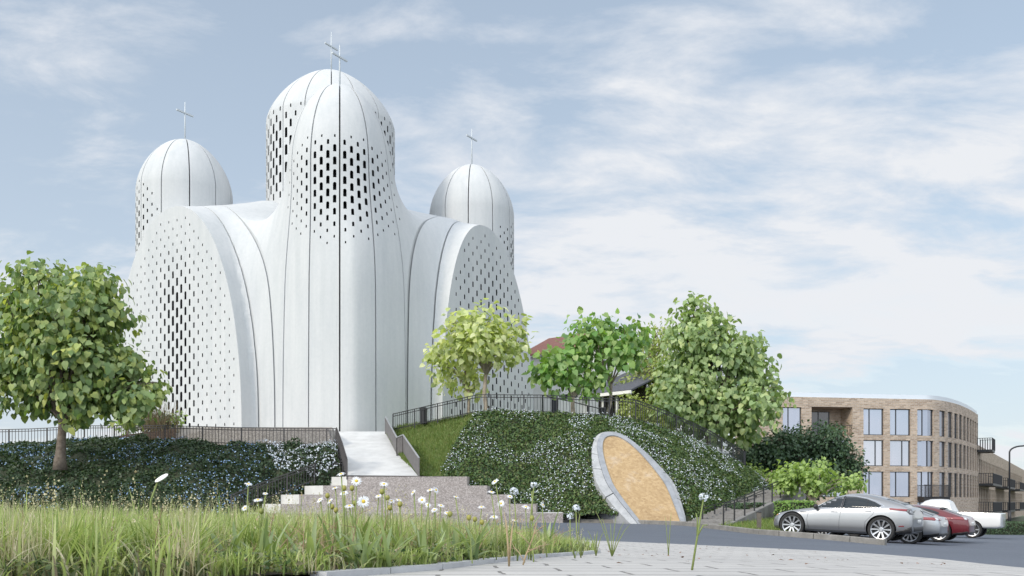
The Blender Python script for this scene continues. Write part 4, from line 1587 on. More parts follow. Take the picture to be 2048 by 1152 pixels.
    for a_, b_ in zip(zs, zs[1:]):
        q.add([pt(a_, zt, .12), pt(b_, zt, .12), pt(b_, zt + .42, .12), pt(a_, zt + .42, .12)], [(0, 1, 2, 3)])
        q.add([pt(a_, zt + .42, .12), pt(b_, zt + .42, .12), pt(b_, zt + .42, .5), pt(a_, zt + .42, .5)], [(0, 1, 2, 3)])
        q.add([pt(a_, zt, 0), pt(b_, zt, 0), pt(b_, zt, 1.0), pt(a_, zt, 1.0)], [(0, 1, 2, 3)])
    q.build('parapet', mat('parapet_metal', (.62, .66, .70), .35, .4), root, ws=True)
    q = MB(); f_ = [pt(s_, zt + .1, .5) for s_ in zs]; f_ += [Vector((f_[-1].x - 22, f_[-1].y + 14, zt + .1)), Vector((f_[0].x, f_[0].y + 26, zt + .1))]
    q.add(f_, [tuple(range(len(f_)))]); q.build('roof', MAT['concrete'], root, ws=True)
    # end wall where the tall block stops
    p_, n_ = path(sC)
    q = MB(); e_ = pt(sC, 0, 0); bk = pt(sC, 0, 16)
    q.add([(e_.x, e_.y, CZ - 2), (bk.x, bk.y, CZ - 2), (bk.x, bk.y, zt + .1), (e_.x, e_.y, zt + .1)], [(0, 1, 2, 3)])
    me = q.mesh('end_wall'); l = me.uv_layers.new(name='uv')
    for lp in me.loops:
        v_ = me.vertices[lp.vertex_index].co; l.data[lp.index].uv = (v_.x + v_.y, v_.z)
    link('end_wall', me, BR, root, True)
    # lower wing going away to the right
    zw = CZ + (HZ - 893) / F * 106
    sD = sl[-1]
    wops = []; s = sC + 1.2
    wrows = [(zw - 4.3, zw - 1.55), (zw - 7.6, zw - 4.9)]
    rest = []
    while s < sC + 88:
        for za, zb in wrows: rest.append((s, s + 1.45, za, zb))
        s += 2.15
    brw = [sC, sD] + list(np.linspace(sC, sD, 12))
    wall_openings('wing_wall', path, brw, CZ - 2.6, zw, rest, .8, BR, root)
    for o in rest[:96]: window(path, o, .8, root, (), GLASS, .09)
    q = MB(); f_ = [pt(sC, zw, 0), pt(sD, zw, 0), pt(sD, zw, 14), pt(sC, zw, 14)]
    q.add(f_, [(0, 1, 2, 3)]); q.build('wing_roof', MAT['concrete'], root, ws=True)
    # dark projecting balconies on the wing
    def balcony(s0, s1, z, h=1.15, out=1.5):
        q = MB()
        for za, zb in ((z - .25, z),):
            q.add([pt(s0, za, 0), pt(s1, za, 0), pt(s1, za, -out), pt(s0, za, -out), pt(s0, zb, 0), pt(s1, zb, 0), pt(s1, zb, -out), pt(s0, zb, -out)], [(0, 1, 2, 3), (7, 6, 5, 4), (3, 2, 6, 7), (0, 3, 7, 4), (2, 1, 5, 6)])
        b_ = q.build('balcony', BK, root, ws=True)
        q = MB()
        n = max(4, int((s1 - s0) / .25))
        for i in range(n + 1):
            s_ = s0 + (s1 - s0) * i / n; q.bar(pt(s_, z, -out + .03), pt(s_, z + h, -out + .03), .05)
        for i in range(7):
            for s_ in (s0, s1): q.bar(pt(s_, z, -out * i / 6), pt(s_, z + h, -out * i / 6), .05)
        q.bar(pt(s0, z + h, -out + .03), pt(s1, z + h, -out + .03), .08, .06)
        for s_ in (s0, s1): q.bar(pt(s_, z + h, 0), pt(s_, z + h, -out), .06)
        q.build('railing', BK, b_)
    balcony(sC - .5, sC + 3.0, zr(901, 104), 1.3)
    z2, z3 = zw - 4.4, zw - 7.7
    for a_, b_ in ((sC + .6, sC + 14), (sC + 24, sC + 40), (sC + 52, sC + 66)):
        balcony(a_, b_, z2); balcony(a_, b_, z3)
    return root


brick_building()

# ------------------------------------------------------------------ white house behind the church
def house():
    root = empty('house', tuple(P(1130, 850, 74))); tag(root, 'white house with red tiled main roof and dark slate porch roof beside the church', 'house')
    white = noisy('white_render', (.68, .68, .67), (.78, .78, .77), 1.5, .85, .15)
    zg = CZ + 5.0
    def col(px, d): return XY(px, d)
    # main block, gable roof sloping to the viewer
    a, b = col(1040, 77), col(1200, 72)
    d_ = (b - a).normalized(); n_ = Vector((d_.y, -d_.x))
    ez = CZ + (HZ - 708) / F * 75
    L_ = (b - a).length
    def path(s): p = a + d_ * s; return (p.x, p.y), (n_.x, n_.y)
    ops = [(L_ * .40 + i * 1.0, L_ * .40 + i * 1.0 + .72, CZ + 6.9, CZ + 8.9) for i in range(4)]
    wall_openings('wall', path, [0, L_], zg - 1, ez, ops, .2, white, root)
    for o in ops: window(path, o, .2, root, (.5,), GLASS_D, .06)
    rz = ez + 2.1
    A = a - n_ * -.35; B = b - n_ * -.35; A2 = a - n_ * 4.2; B2 = b - n_ * 4.2
    q = MB(); tk = .18
    vs = [(A.x, A.y, ez - .05), (B.x, B.y, ez - .05), (B2.x, B2.y, rz), (A2.x, A2.y, rz)]
    B3 = b - n_ * 8.6; A3 = a - n_ * 8.6
    vs2 = [(A3.x, A3.y, ez - .05), (B3.x, B3.y, ez - .05)]
    top = [Vector(v_) + Vector((0, 0, tk)) for v_ in vs + vs2]
    q.add([Vector(v_) for v_ in vs + vs2] + top, [(6, 7, 8, 9), (9, 8, 11, 10), (0, 3, 2, 1), (3, 4, 5, 2), (0, 1, 7, 6), (1, 2, 8, 7), (0, 6, 9, 3), (2, 5, 11, 8), (3, 9, 10, 4), (4, 10, 11, 5)])
    m = noisy('red_tiles', (.26, .11, .085), (.36, .17, .13), 4, .85, .2)
    vq = coord(m, 'Object'); w = nd(m, 'ShaderNodeTexWave'); w.bands_direction = 'Z'; w.inputs['Scale'].default_value = 2.2; lk(m, vq, w.inputs[0]); bump(m, w.outputs[0], .6, .05)
    q.build('roof', m, root, ws=True)
    q = MB(); q.add([(b.x, b.y, zg - 1), (B3.x, B3.y, zg - 1), (B3.x, B3.y, ez), (B2.x, B2.y, rz), (b.x, b.y, ez)], [(0, 1, 2, 3, 4)])
    q.build('gable_wall', white, root, ws=True)
    # porch wing with slate roof
    c, e = col(1165, 66), col(1262, 63)
    d2 = (e - c).normalized(); n2 = Vector((d2.y, -d2.x)); 
    pz0 = CZ + (HZ - 779) / F * 66 ; pz1 = CZ + (HZ - 800) / F * 63
    pz = (pz0 + pz1) / 2
    q = MB()
    c_, e_ = c + n2 * .5, e + n2 * .5 + d2 * .4
    c2_, e2_ = c - n2 * 5.2, e - n2 * 5.2 + d2 * .4
    rzz = pz + 2.2
    lo_ = [(c_.x, c_.y, pz), (e_.x, e_.y, pz), (e2_.x, e2_.y, rzz), (c2_.x, c2_.y, rzz)]
    hi_ = [(x, y, z + .12) for x, y, z in lo_]
    q.add(lo_ + hi_, [(3, 2, 1, 0), (4, 5, 6, 7), (0, 1, 5, 4), (1, 2, 6, 5), (0, 4, 7, 3), (2, 3, 7, 6)])
    q.build('porch_roof', noisy('slate', (.055, .06, .075), (.10, .105, .125), 5, .7, .2), root, ws=True)
    q = MB(); q.bar((c_.x, c_.y, pz - .06), (e_.x, e_.y, pz - .06), .16, .22); q.build('fascia', white, root, ws=True)
    for t_ in (.12, .42, .72, .98):
        p = c.lerp(e, t_); MB().box((p.x, p.y, (zg - 1 + pz) / 2), (.16, .16, pz - zg + 1)).build('porch_post', white, root, ws=True)
    q = MB(); 
    cb, eb = c - n2 * 1.9, e - n2 * 1.9
    q.add([(cb.x, cb.y, zg - 1), (eb.x, eb.y, zg - 1), (eb.x, eb.y, pz + .9), (cb.x, cb.y, pz + .9)], [(0, 1, 2, 3)]); q.build('porch_back_wall', noisy('dark_boards', (.05, .04, .035), (.09, .075, .065), 3, .8, .1), root, ws=True)
    q = MB(); wc, we = c.lerp(e, -.55), c.lerp(e, .15)
    q.add([(wc.x, wc.y, zg - 1), (we.x, we.y, zg - 1), (we.x, we.y, pz), (wc.x, wc.y, pz)], [(0, 1, 2, 3)]); q.build('porch_wall', white, root, ws=True)


house()

# litter bins, lamp
for px, py, d, lab in ((847, 848, 48.6, 'dark cylindrical litter bin behind the right railing near the church wall'), (1205, 848, 49, 'dark litter bin under the porch side, at the railing bend')):
    b_ = empty('litter_bin', tuple(P(px, py, d))); tag(b_, lab, 'bin')
    MB().lathe([(.16, 0), (.19, .04), (.2, .75), (.2, .8)], (0, 0, 0), 20).build('body', BK, b_, smooth=False)
    MB().lathe([(.22, .8), (.22, .85), (.14, .9), (.02, .91)], (0, 0, 0), 20).build('lid', BK, b_)
lp = empty('street_lamp', tuple(P(2019, 1050, 62))); tag(lp, 'tall dark street lamp with curved arm in front of the wing of the brick building', 'street lamp')
zt_ = (1050 - 905) / F * 62
MB().tube([(0, 0, 0), (0, 0, 1.0)], .11, 10).build('base', BK, lp, smooth=True)
arm_ = [(0, 0, 1.0), (0, 0, zt_)] + [(.9 * (1 - math.cos(t)), 0, zt_ + .45 * math.sin(t)) for t in np.linspace(.15, math.pi / 2, 7)] + [(1.25, 0, zt_ + .5)]
MB().tube(arm_, .055, 10).build('pole', BK, lp, smooth=True)
q = MB().box((1.5, 0, zt_ + .5), (.6, .2, .1)); q.build('lamp_head', BK, lp)
# ------------------------------------------------------------------ trees
HEART_V = [(0, .05, 0), (0, .5, -.03), (0, 1, -.16), (.26, -.03, .05), (.46, .28, .09), (.30, .68, .0), (-.26, -.03, .05), (-.46, .28, .09), (-.30, .68, .0)]
HEART_F = [(0, 3, 4, 1), (1, 4, 5, 2), (0, 1, 7, 6), (1, 2, 8, 7)]
SMALL_V = [(0, 0, 0), (.36, .4, .07), (0, 1, -.08), (-.36, .4, .07), (0, .45, -.02)]
SMALL_F = [(0, 1, 4), (1, 2, 4), (2, 3, 4), (3, 0, 4)]


def limb(mb, a, b, r0, r1, rng, n=6, wob=0.08):
    a, b = Vector(a), Vector(b); L = (b - a).length
    pts, rr = [], []
    w = Vector(rng.normal(0, 1, 3)) * L * wob
    for i in range(n + 1):
        t = i / n
        p = a.lerp(b, t) + w * math.sin(math.pi * t) + Vector((0, 0, 1)) * (L * 0.12 * math.sin(math.pi * t))
        pts.append(p); rr.append(r0 + (r1 - r0) * t)
    mb.tube(pts, rr, 7)
    return pts


def tree(name, label, base, blobs, d, leaf_px, mat_leaf, mat_bark, trunk_r, fork, seed, cover_=2.6, group=None, droop=1.0, shape=(HEART_V, HEART_F), cat='tree', depth_k=0.95, gap=0.18, nbr=None, inner=0.35, clus=16, rs_=0.92):
    """blobs in photo pixels at depth d give the crown's size and outline; each becomes a clump in three dimensions"""
    rng = np.random.default_rng(seed)
    base = Vector(base)
    root = empty(name, tuple(base)); tag(root, label, cat, group)
    k = d / F
    cs, rs = [], []
    for b in blobs:
        px, py, rx, ry = b[:4]; dz = b[4] if len(b) > 4 else rng.uniform(-.45, .45) * rx * k * 1.6
        c = P(px, py, d); c.y += dz
        cs.append(c); rs.append((rx * k * rs_, rx * k * depth_k * rs_, ry * k * rs_))
    # leaves in clusters
    lp = leaf_px * k
    pos, nrm, yd, sz = [], [], [], []
    for c, r in zip(cs, rs):
        area = 4 * math.pi * ((r[0] * r[2]) ** 1.6 / 1) ** (1 / 1.6)
        nl = int(cover_ * area / (lp * lp * 0.55))
        ncl = max(4, nl // clus)
        u = rng.normal(0, 1, (ncl, 3)); u /= np.linalg.norm(u, axis=1)[:, None]
        rad = np.where(rng.random(ncl) < inner, rng.uniform(.35, .8, ncl), rng.uniform(.82, 1.08, ncl))
        cc = np.array(c) + u * np.array(r) * rad[:, None]
        g = fbm(cc + seed * 13.7, 1.6 / max(r), 3)
        keep = g > -gap - .12
        cc, u = cc[keep], u[keep]
        for q, uu in zip(cc, u):
            m_ = rng.integers(int(clus * .6), int(clus * 1.4))
            off = np.clip(rng.normal(0, 1, (m_, 3)), -1.7, 1.7) * lp * np.array([.95, .95, .9])
            pos.append(q + off)
            o_ = uu[None] * 0.75 + off / (lp * 3.0)
            nn = o_ + rng.normal(0, .42, (m_, 3)); nn[:, 2] += .55
            y_ = o_ * 0.5 + rng.normal(0, .42, (m_, 3)); y_[:, 2] -= droop
            nrm.append(nn); yd.append(y_); sz.append(lp * rng.uniform(.62, 1.18, m_))
    pos, nrm, yd, sz = map(np.concatenate, (pos, nrm, yd, sz))
    me = scatter('crown', shape[0], shape[1], pos, yd, nrm, sz, True)
    link('crown', me, mat_leaf, root, True)
    # trunk and limbs
    t = MB()
    f = Vector(fork)
    mid = base.lerp(f, .5) + Vector((rng.uniform(-.1, .1), 0, 0))
    t.tube([base + Vector((0, 0, -.3)), base + Vector((0, 0, .15)), base.lerp(f, .25), mid, f], [trunk_r * 1.5, trunk_r * 1.2, trunk_r, trunk_r * .9, trunk_r * .8], 10)
    order = list(range(len(cs)))
    for i in order:
        c = cs[i]; r = rs[i]
        tgt = c + Vector((0, 0, r[2] * .25))
        pts = limb(t, f.lerp(base, rng.uniform(0, .12)), tgt, trunk_r * .52, trunk_r * .14, rng)
        for j in range(nbr or 5):
            st = pts[rng.integers(2, len(pts) - 1)]
            u = Vector(rng.normal(0, 1, 3)).normalized(); u.z = abs(u.z) * .7
            e = c + Vector((u.x * r[0], u.y * r[1], u.z * r[2])) * .92
            limb(t, st, e, trunk_r * .18, trunk_r * .05, rng, 4)
    t.build('trunk', mat_bark, root, smooth=True, ws=True)
    return root


G_MID = leaf_mat('leaf_mid_green', [(0.118, 0.191, 0.083), (0.181, 0.275, 0.102), (0.252, 0.337, 0.128), (0.142, 0.222, 0.102), (0.378, 0.444, 0.14), (0.189, 0.268, 0.115), (0.472, 0.505, 0.153), (0.158, 0.229, 0.108), (0.299, 0.367, 0.153)], .42, .3)
G_PALE = leaf_mat('leaf_pale_yellow', [(0.602, 0.627, 0.335), (0.392, 0.463, 0.213), (0.72, 0.72, 0.488), (0.513, 0.571, 0.282), (0.227, 0.285, 0.142), (0.691, 0.683, 0.42)], .45, .42)
G_FRESH = leaf_mat('leaf_fresh_green', [(0.131, 0.273, 0.07), (0.205, 0.359, 0.093), (0.279, 0.422, 0.125), (0.109, 0.212, 0.078), (0.363, 0.466, 0.179), (0.174, 0.297, 0.113)], .42, .36)
G_GREY = leaf_mat('leaf_grey_green', [(0.247, 0.354, 0.159), (0.356, 0.454, 0.218), (0.192, 0.281, 0.132), (0.444, 0.54, 0.267), (0.136, 0.215, 0.108), (0.483, 0.544, 0.248)], .42, .32)
G_YEL = leaf_mat('leaf_yellow_green', [(0.358, 0.418, 0.144), (0.269, 0.337, 0.115), (0.464, 0.498, 0.208), (0.197, 0.266, 0.095)], .5, .35)
G_DARK = leaf_mat('leaf_dark_green', [(0.039, 0.075, 0.043), (0.064, 0.114, 0.06), (0.096, 0.156, 0.076), (0.048, 0.094, 0.055)], .45, .2)
G_LIME = leaf_mat('leaf_lime', [(0.27, 0.381, 0.124), (0.373, 0.483, 0.171), (0.188, 0.281, 0.097), (0.454, 0.565, 0.217)], .45, .36)
BARK, PBARK = MAT['bark'], MAT['pale_bark']

tree('tree', 'large dark round-crowned tree with heart-shaped leaves on the bank left of the church', P(120, 926, 38.3),
     [(72, 548, 42, 32), (135, 572, 62, 42), (205, 590, 52, 38), (50, 618, 62, 56), (140, 650, 105, 80), (222, 632, 42, 48), (75, 730, 85, 72), (170, 735, 105, 80), (238, 745, 62, 62), (288, 792, 36, 36), (55, 785, 55, 48), (150, 802, 85, 36), (18, 690, 45, 62), (10, 765, 36, 48), (240, 810, 48, 26), (35, 600, 40, 30), (310, 770, 14, 18), (-30, 720, 45, 60)],
     38.3, 15, G_MID, BARK, .2, P(126, 838, 38.3), 1, 2.3)
tree('tree', 'slim straight-trunked tree with bright pale yellow-green leaves before the right oval wall', P(972, 832, 47.3),
     [(918, 672, 36, 34), (965, 652, 48, 30), (1018, 664, 42, 32), (965, 692, 62, 32), (1036, 690, 30, 28), (930, 705, 30, 26), (1005, 716, 30, 20), (896, 648, 14, 16)],
     47.3, 14, G_PALE, PBARK, .12, P(972, 745, 47.3), 2, 2.7, droop=.45, nbr=4, rs_=.78)
tree('tree', 'smaller pale yellow leaning tree tucked behind the left of the bright pale tree', P(937, 840, 48.8),
     [(898, 700, 34, 28), (882, 738, 30, 28), (915, 755, 36, 28), (945, 740, 26, 28), (872, 715, 16, 18), (955, 770, 14, 16)],
     48.8, 12, G_PALE, PBARK, .10, P(937, 782, 48.8), 3, 1.2, droop=.6, nbr=4, rs_=.84)
tree('tree', 'small dark fresh-green tree with forked trunk in front of the white house', P(1146, 832, 47.2),
     [(1100, 722, 32, 26), (1140, 725, 38, 32), (1175, 748, 28, 28), (1115, 752, 34, 22), (1150, 762, 34, 18), (1086, 742, 16, 20), (1192, 765, 12, 12)],
     47.2, 15, G_FRESH, PBARK, .12, P(1146, 795, 47.2), 4, 1.5, droop=.75, nbr=3, rs_=.97)
tree('tree', 'round mid-green tree with bare branching stem beside the slate porch roof', P(1215, 838, 48.5),
     [(1175, 668, 42, 30), (1218, 656, 44, 28), (1252, 672, 32, 32), (1195, 700, 50, 30), (1240, 712, 34, 26), (1157, 700, 28, 32), (1172, 730, 20, 18), (1270, 695, 14, 20)],
     48.5, 14, G_FRESH, PBARK, .10, P(1222, 768, 48.5), 5, 1.5, droop=.75, nbr=3, rs_=.97)
tree('tree', 'tallest broad grey-green tree growing below the downhill railing on the right', P(1412, 925, 55.5),
     [(1392, 632, 34, 32), (1378, 672, 52, 42), (1440, 682, 58, 44), (1492, 690, 34, 36), (1366, 738, 44, 48), (1420, 745, 82, 66), (1500, 745, 44, 52), (1360, 800, 62, 48), (1440, 810, 80, 58), (1515, 815, 48, 50), (1545, 790, 24, 36), (1440, 860, 72, 28), (1342, 800, 28, 36), (1500, 860, 40, 20), (1400, 610, 18, 14)],
     55.5, 12.5, G_GREY, BARK, .2, P(1418, 862, 55.5), 6, 2.2, droop=.85)
tree('tree', 'yellowish tree seen behind between the mid-green tree and the tallest tree', P(1312, 870, 66),
     [(1318, 665, 34, 32), (1312, 712, 46, 42), (1290, 762, 46, 42), (1322, 770, 48, 44), (1260, 800, 30, 34), (1300, 815, 55, 32), (1345, 820, 36, 36)],
     66, 8.5, G_YEL, BARK, .16, P(1308, 830, 66), 7, 1.9, droop=.5, shape=(SMALL_V, SMALL_F))
tree('tree', 'dark green dense tree against the brick facade behind the silver car', P(1620, 1020, 60),
     [(1560, 895, 40, 32), (1605, 880, 48, 30), (1655, 880, 44, 32), (1625, 910, 70, 34), (1570, 930, 60, 30), (1680, 915, 34, 34), (1650, 950, 55, 34), (1530, 915, 34, 32), (1705, 940, 20, 22), (1600, 965, 60, 30), (1500, 900, 28, 30)],
     60, 7.5, G_DARK, BARK, .22, P(1620, 985, 60), 8, 3.8, droop=.5, shape=(SMALL_V, SMALL_F))
tree('tree', 'low spreading lime-green tree directly behind the roof of the silver car', P(1622, 1040, 41),
     [(1585, 950, 30, 20), (1625, 942, 38, 20), (1600, 970, 38, 16), (1645, 965, 28, 18), (1690, 962, 24, 16), (1715, 960, 16, 12), (1568, 965, 16, 14)],
     41, 9, G_LIME, PBARK, .10, P(1622, 1000, 41), 9, 2.4, droop=.4, shape=(HEART_V, HEART_F), nbr=3)
tree('shrub', 'light green bush at the right foot of the ivy bank, beside the stair', P(1528, 1000, 56),
     [(1515, 950, 24, 20), (1545, 955, 24, 22), (1530, 975, 32, 22), (1560, 985, 20, 20)],
     56, 8, G_LIME, PBARK, .06, P(1528, 985, 56), 10, 1.9, droop=.4, shape=(SMALL_V, SMALL_F), cat='bush', nbr=3)
tree('shrub', 'dark bush between the tallest tree and the dark green tree by the facade', P(1480, 975, 62),
     [(1470, 920, 34, 36), (1500, 945, 34, 36), (1450, 940, 26, 26)],
     62, 7, G_DARK, BARK, .08, P(1480, 960, 62), 11, 2.2, droop=.4, shape=(SMALL_V, SMALL_F), cat='bush', nbr=3)
tree('shrub', 'yellow-green bush under the yellowish tree behind the downhill railing', P(1270, 868, 58),
     [(1250, 815, 26, 26), (1285, 820, 30, 28), (1320, 835, 30, 24), (1350, 850, 28, 22)],
     58, 7, G_YEL, BARK, .06, P(1280, 860, 58), 12, 2.0, droop=.4, shape=(SMALL_V, SMALL_F), cat='bush', nbr=3)
tree('shrub', 'small green bush beside the reeds at the left foot of the left oval wall', P(255, 865, 47.5),
     [(240, 845, 24, 16), (268, 842, 20, 16), (345, 838, 12, 14)],
     47.5, 8, G_LIME, BARK, .05, P(255, 858, 47.5), 13, 2.2, droop=.3, shape=(SMALL_V, SMALL_F), cat='bush', nbr=2)
tree('shrub', 'dark bush standing against the left oval wall behind the reeds', P(315, 862, 48.5),
     [(295, 840, 26, 20), (325, 838, 22, 18), (345, 848, 12, 12)],
     48.5, 7, G_DARK, BARK, .05, P(315, 858, 48.5), 23, 4.0, droop=.3, shape=(SMALL_V, SMALL_F), cat='bush', nbr=2)

# reeds at the foot of the left oval wall
rng = np.random.default_rng(5)
t = MB()
b0 = P(318, 862, 47.2)
for i in range(130):
    a = b0 + Vector((rng.normal(0, .55), rng.normal(0, .3), -.1))
    e = a + Vector((rng.normal(0, .42), rng.normal(0, .3), rng.uniform(1.0, 1.95)))
    t.tube([a, a.lerp(e, .5) + Vector((rng.normal(0, .05), 0, 0)), e], [.012, .010, .003], 4, caps=False)
tag(t.build('reeds', noisy('dry_stems', (.10, .075, .04), (.22, .17, .09), 5, .8, 0)), 'clump of bare brown reeds by the left railing in front of the left oval wall', 'reeds')

# clipped hedge blocks on the verge
def hedge(label, c, s, rz, seed, m=G_FRESH):
    rng = np.random.default_rng(seed)
    root = empty('hedge', c, rz); tag(root, label, 'hedge')
    MB().box((0, 0, s[2] / 2), (s[0] * .92, s[1] * .92, s[2] * .95)).build('core', SOIL, root)
    n = int(2 * (s[0] * s[2] * 2 + s[1] * s[2] * 2 + s[0] * s[1]) / .006)
    n = min(n, 9000)
    q = rng.uniform(-.5, .5, (n, 3)); f = rng.integers(0, 5, n)
    nn = np.zeros((n, 3))
    for i, (ax, sg) in enumerate(((0, 1), (0, -1), (1, 1), (1, -1), (2, 1))):
        k = f == i; q[k, ax] = .5 * sg + rng.normal(0, .015, k.sum()); nn[k, ax] = sg
    p = (q + [0, 0, .5]) * np.array(s)
    yd = rng.normal(0, 1, (n, 3)); 
    link('foliage', scatter('foliage', SMALL_V, SMALL_F, p, yd, nn + rng.normal(0, .5, (n, 3)), rng.uniform(.06, .11, n)), m, root)


hc = P(1590, 1034, 38.5); hedge('clipped square hedge block on the lawn left of the silver car', (hc.x, hc.y, gz(hc.x, hc.y) + .1), (1.3, 1.2, 1.15), .3, 21)
hc = P(1535, 1048, 40.5); hedge('long low dark clipped hedge along the foot of the stair wall', (hc.x, hc.y, gz(hc.x, hc.y) + .2), (3.6, 1.2, .95), .35, 22, G_DARK)
hc = P(2040, 1068, 52); hedge('low dark hedge along the road beneath the street lamp, behind the white pickup', (hc.x, hc.y, gz(hc.x, hc.y) - .05), (7.5, 1.6, .75), .25, 24, G_DARK)

# ------------------------------------------------------------------ foreground bed
BED = [(-0.55, 2.55), (-0.27, 3.05), (0.08, 4.3), (0.42, 5.8), (0.66, 7.0), (0.5, 8.2), (0.1, 9.6), (-1, 10.6), (-9, 11), (-9, 1.6), (-1.9, 1.6), (-1.0, 2.1)]
bp = np.array(BED)
tes = MB()
zz = [gz(x, y) + .035 for x, y in BED]
cdt = delaunay_2d_cdt([Vector(p) for p in BED] + [Vector((x, y)) for x in np.arange(-8.5, 1, .5) for y in np.arange(2.2, 10.8, .5)], [], [list(range(len(BED)))], 1, 1e-4)
vv = np.array([tuple(v_) for v_ in cdt[0]]); 
bz_ = np.concatenate([vv, (gz(vv[:, 0], vv[:, 1]) + .035)[:, None]], 1)
tes.add(bz_.tolist(), [tuple(f_) for f_ in cdt[2]])
tag(tes.build('flower_bed', noisy('dark_soil', (.03, .026, .02), (.075, .06, .045), 6, .95, .7, 40, .03)), kind='structure')
ek = MB()
eds = resample([(x, y, gz(x, y) + .012) for x, y in BED[0:5]] , .3)
for a, b in zip(eds, eds[1:]):
    d_ = (b - a).normalized()
    ek.bar(a + d_ * .002, b - d_ * .002, .06, .05)
ek_o = ek.build('bed_edging', MAT['concrete']); tag(ek_o, kind='structure')


def in_poly(x, y, poly):
    c = np.zeros(len(x), bool); n = len(poly); j = n - 1
    for i in range(n):
        xi, yi = poly[i]; xj, yj = poly[j]
        c ^= ((yi > y) != (yj > y)) & (x < (xj - xi) * (y - yi) / (yj - yi + 1e-12) + xi)
        j = i
    return c


def blades(name, n, m, hfun, wid, seed, poly=BED, bend=(.15, .6), region=None, tuft=0.0, segs=5, ymax=10.9):
    rng = np.random.default_rng(seed)
    y = 1.75 + (ymax - 1.75) * rng.random(n * 3) ** 1.55
    x = rng.uniform(-1, .35, n * 3) * (0.60 * y + .25)
    if tuft:
        # gather into tussocks
        g = np.round(np.stack([x, y], -1) / tuft + rng.normal(0, .05, (n * 3, 2))) * tuft
        cc = g + np.stack([np.sin(g[:, 0] * 91 + g[:, 1] * 37), np.cos(g[:, 0] * 53 - g[:, 1] * 71)], -1) * tuft * .42
        x = cc[:, 0] + rng.normal(0, tuft * .16, n * 3); y = cc[:, 1] + rng.normal(0, tuft * .16, n * 3)
    k = in_poly(x, y, poly)
    if region is not None: k &= region(x, y)
    x, y = x[k][:n], y[k][:n]; n = len(x)
    z = gz(x, y) + .03
    h = hfun(x, y, z, rng)
    w = wid * rng.uniform(.6, 1.3, n)
    az = rng.uniform(0, 2 * math.pi, n)
    bnd = rng.uniform(bend[0], bend[1], n) ** 1.3
    lean = np.stack([np.cos(az), np.sin(az)], -1)
    side = np.stack([-np.sin(az + rng.normal(0, .5, n)), np.cos(az)], -1)
    V = np.zeros((n, (segs) * 2 + 1, 3))
    for i in range(segs + 1):
        t = i / segs
        hz = h * (t - bnd * .38 * t ** 2.4)
        ho = h * bnd * t ** 1.9
        cx, cy, cz = x + lean[:, 0] * ho, y + lean[:, 1] * ho, z + hz
        ww = w * (1 - t) ** .6 * (0.75 + .5 * t * (1 - t) * 2) * .5
        if i < segs:
            V[:, 2 * i] = np.stack([cx - side[:, 0] * ww, cy - side[:, 1] * ww, cz], -1)
            V[:, 2 * i + 1] = np.stack([cx + side[:, 0] * ww, cy + side[:, 1] * ww, cz], -1)
        else:
            V[:, 2 * segs] = np.stack([cx, cy, cz], -1)
    q = [(2 * i, 2 * i + 1, 2 * i + 3, 2 * i + 2) for i in range(segs - 1)]
    nv = segs * 2 + 1
    off = (np.arange(n) * nv)[:, None, None]
    fq = (np.array(q)[None] + off).reshape(-1, 4)
    ft = (np.array([(2 * segs - 2, 2 * segs - 1, 2 * segs)])[None] + off).reshape(-1, 3)
    o = link(name, mesh_np(name, V.reshape(-1, 3), [fq, ft], True), m)
    tag(o, kind='stuff')
    return o


GR_GREEN = leaf_mat('grass_green', [(0.224, 0.309, 0.085), (0.314, 0.402, 0.123), (0.426, 0.494, 0.19), (0.168, 0.258, 0.067), (0.504, 0.536, 0.257), (0.37, 0.443, 0.152)], .5, .38, (1.2, 1.25, .8))
GR_STRAW = leaf_mat('grass_straw', [(0.47, 0.426, 0.28), (0.582, 0.538, 0.381), (0.37, 0.358, 0.213), (0.504, 0.493, 0.314), (0.426, 0.325, 0.202)], .6, .3, (1.2, 1.2, .9))
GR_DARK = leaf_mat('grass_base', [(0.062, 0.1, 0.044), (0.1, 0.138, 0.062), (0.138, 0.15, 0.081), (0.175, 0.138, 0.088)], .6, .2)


def h_left(x, y, z, rng):
    px = 1024 + x / y * F
    lim = np.interp(px, [0, 500, 800, 1000, 1190], [1010, 1014, 1026, 1044, 1075])
    top = CZ - (lim - HZ) / F * y
    hh = np.maximum(top - z, .06)
    front = (px > 400) & (y < np.interp(px, [400, 800, 1000], [3.0, 3.25, 4.0]))
    hh = np.where(front, hh * .42, hh)
    return hh * np.clip(rng.normal(.88, .16, len(x)), .35, 1.18)


blades('grass', 33000, GR_GREEN, h_left, .0072, 31, tuft=.26, bend=(.1, .95))
blades('grass', 9000, GR_STRAW, lambda x, y, z, r: h_left(x, y, z, r) * 1.06, .0036, 32, bend=(.05, .7), tuft=.3)
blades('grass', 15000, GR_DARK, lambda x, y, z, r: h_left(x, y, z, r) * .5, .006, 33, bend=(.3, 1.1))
blades('grass', 2000, GR_GREEN, lambda x, y, z, r: h_left(x, y, z, r) * r.uniform(.55, 1.0, len(x)), .0085, 35, bend=(.5, 1.5), ymax=4.6, segs=8)
blades('grass', 900, GR_STRAW, lambda x, y, z, r: h_left(x, y, z, r) * r.uniform(.5, .95, len(x)), .007, 36, bend=(.6, 1.7), ymax=4.4, segs=8)
blades('grass', 90, GR_GREEN, lambda x, y, z, r: h_left(x, y, z, r) * r.uniform(1.1, 1.45, len(x)), .010, 34, bend=(.05, .35), region=lambda x, y: (y < 4.2) & (x / y < -.2))
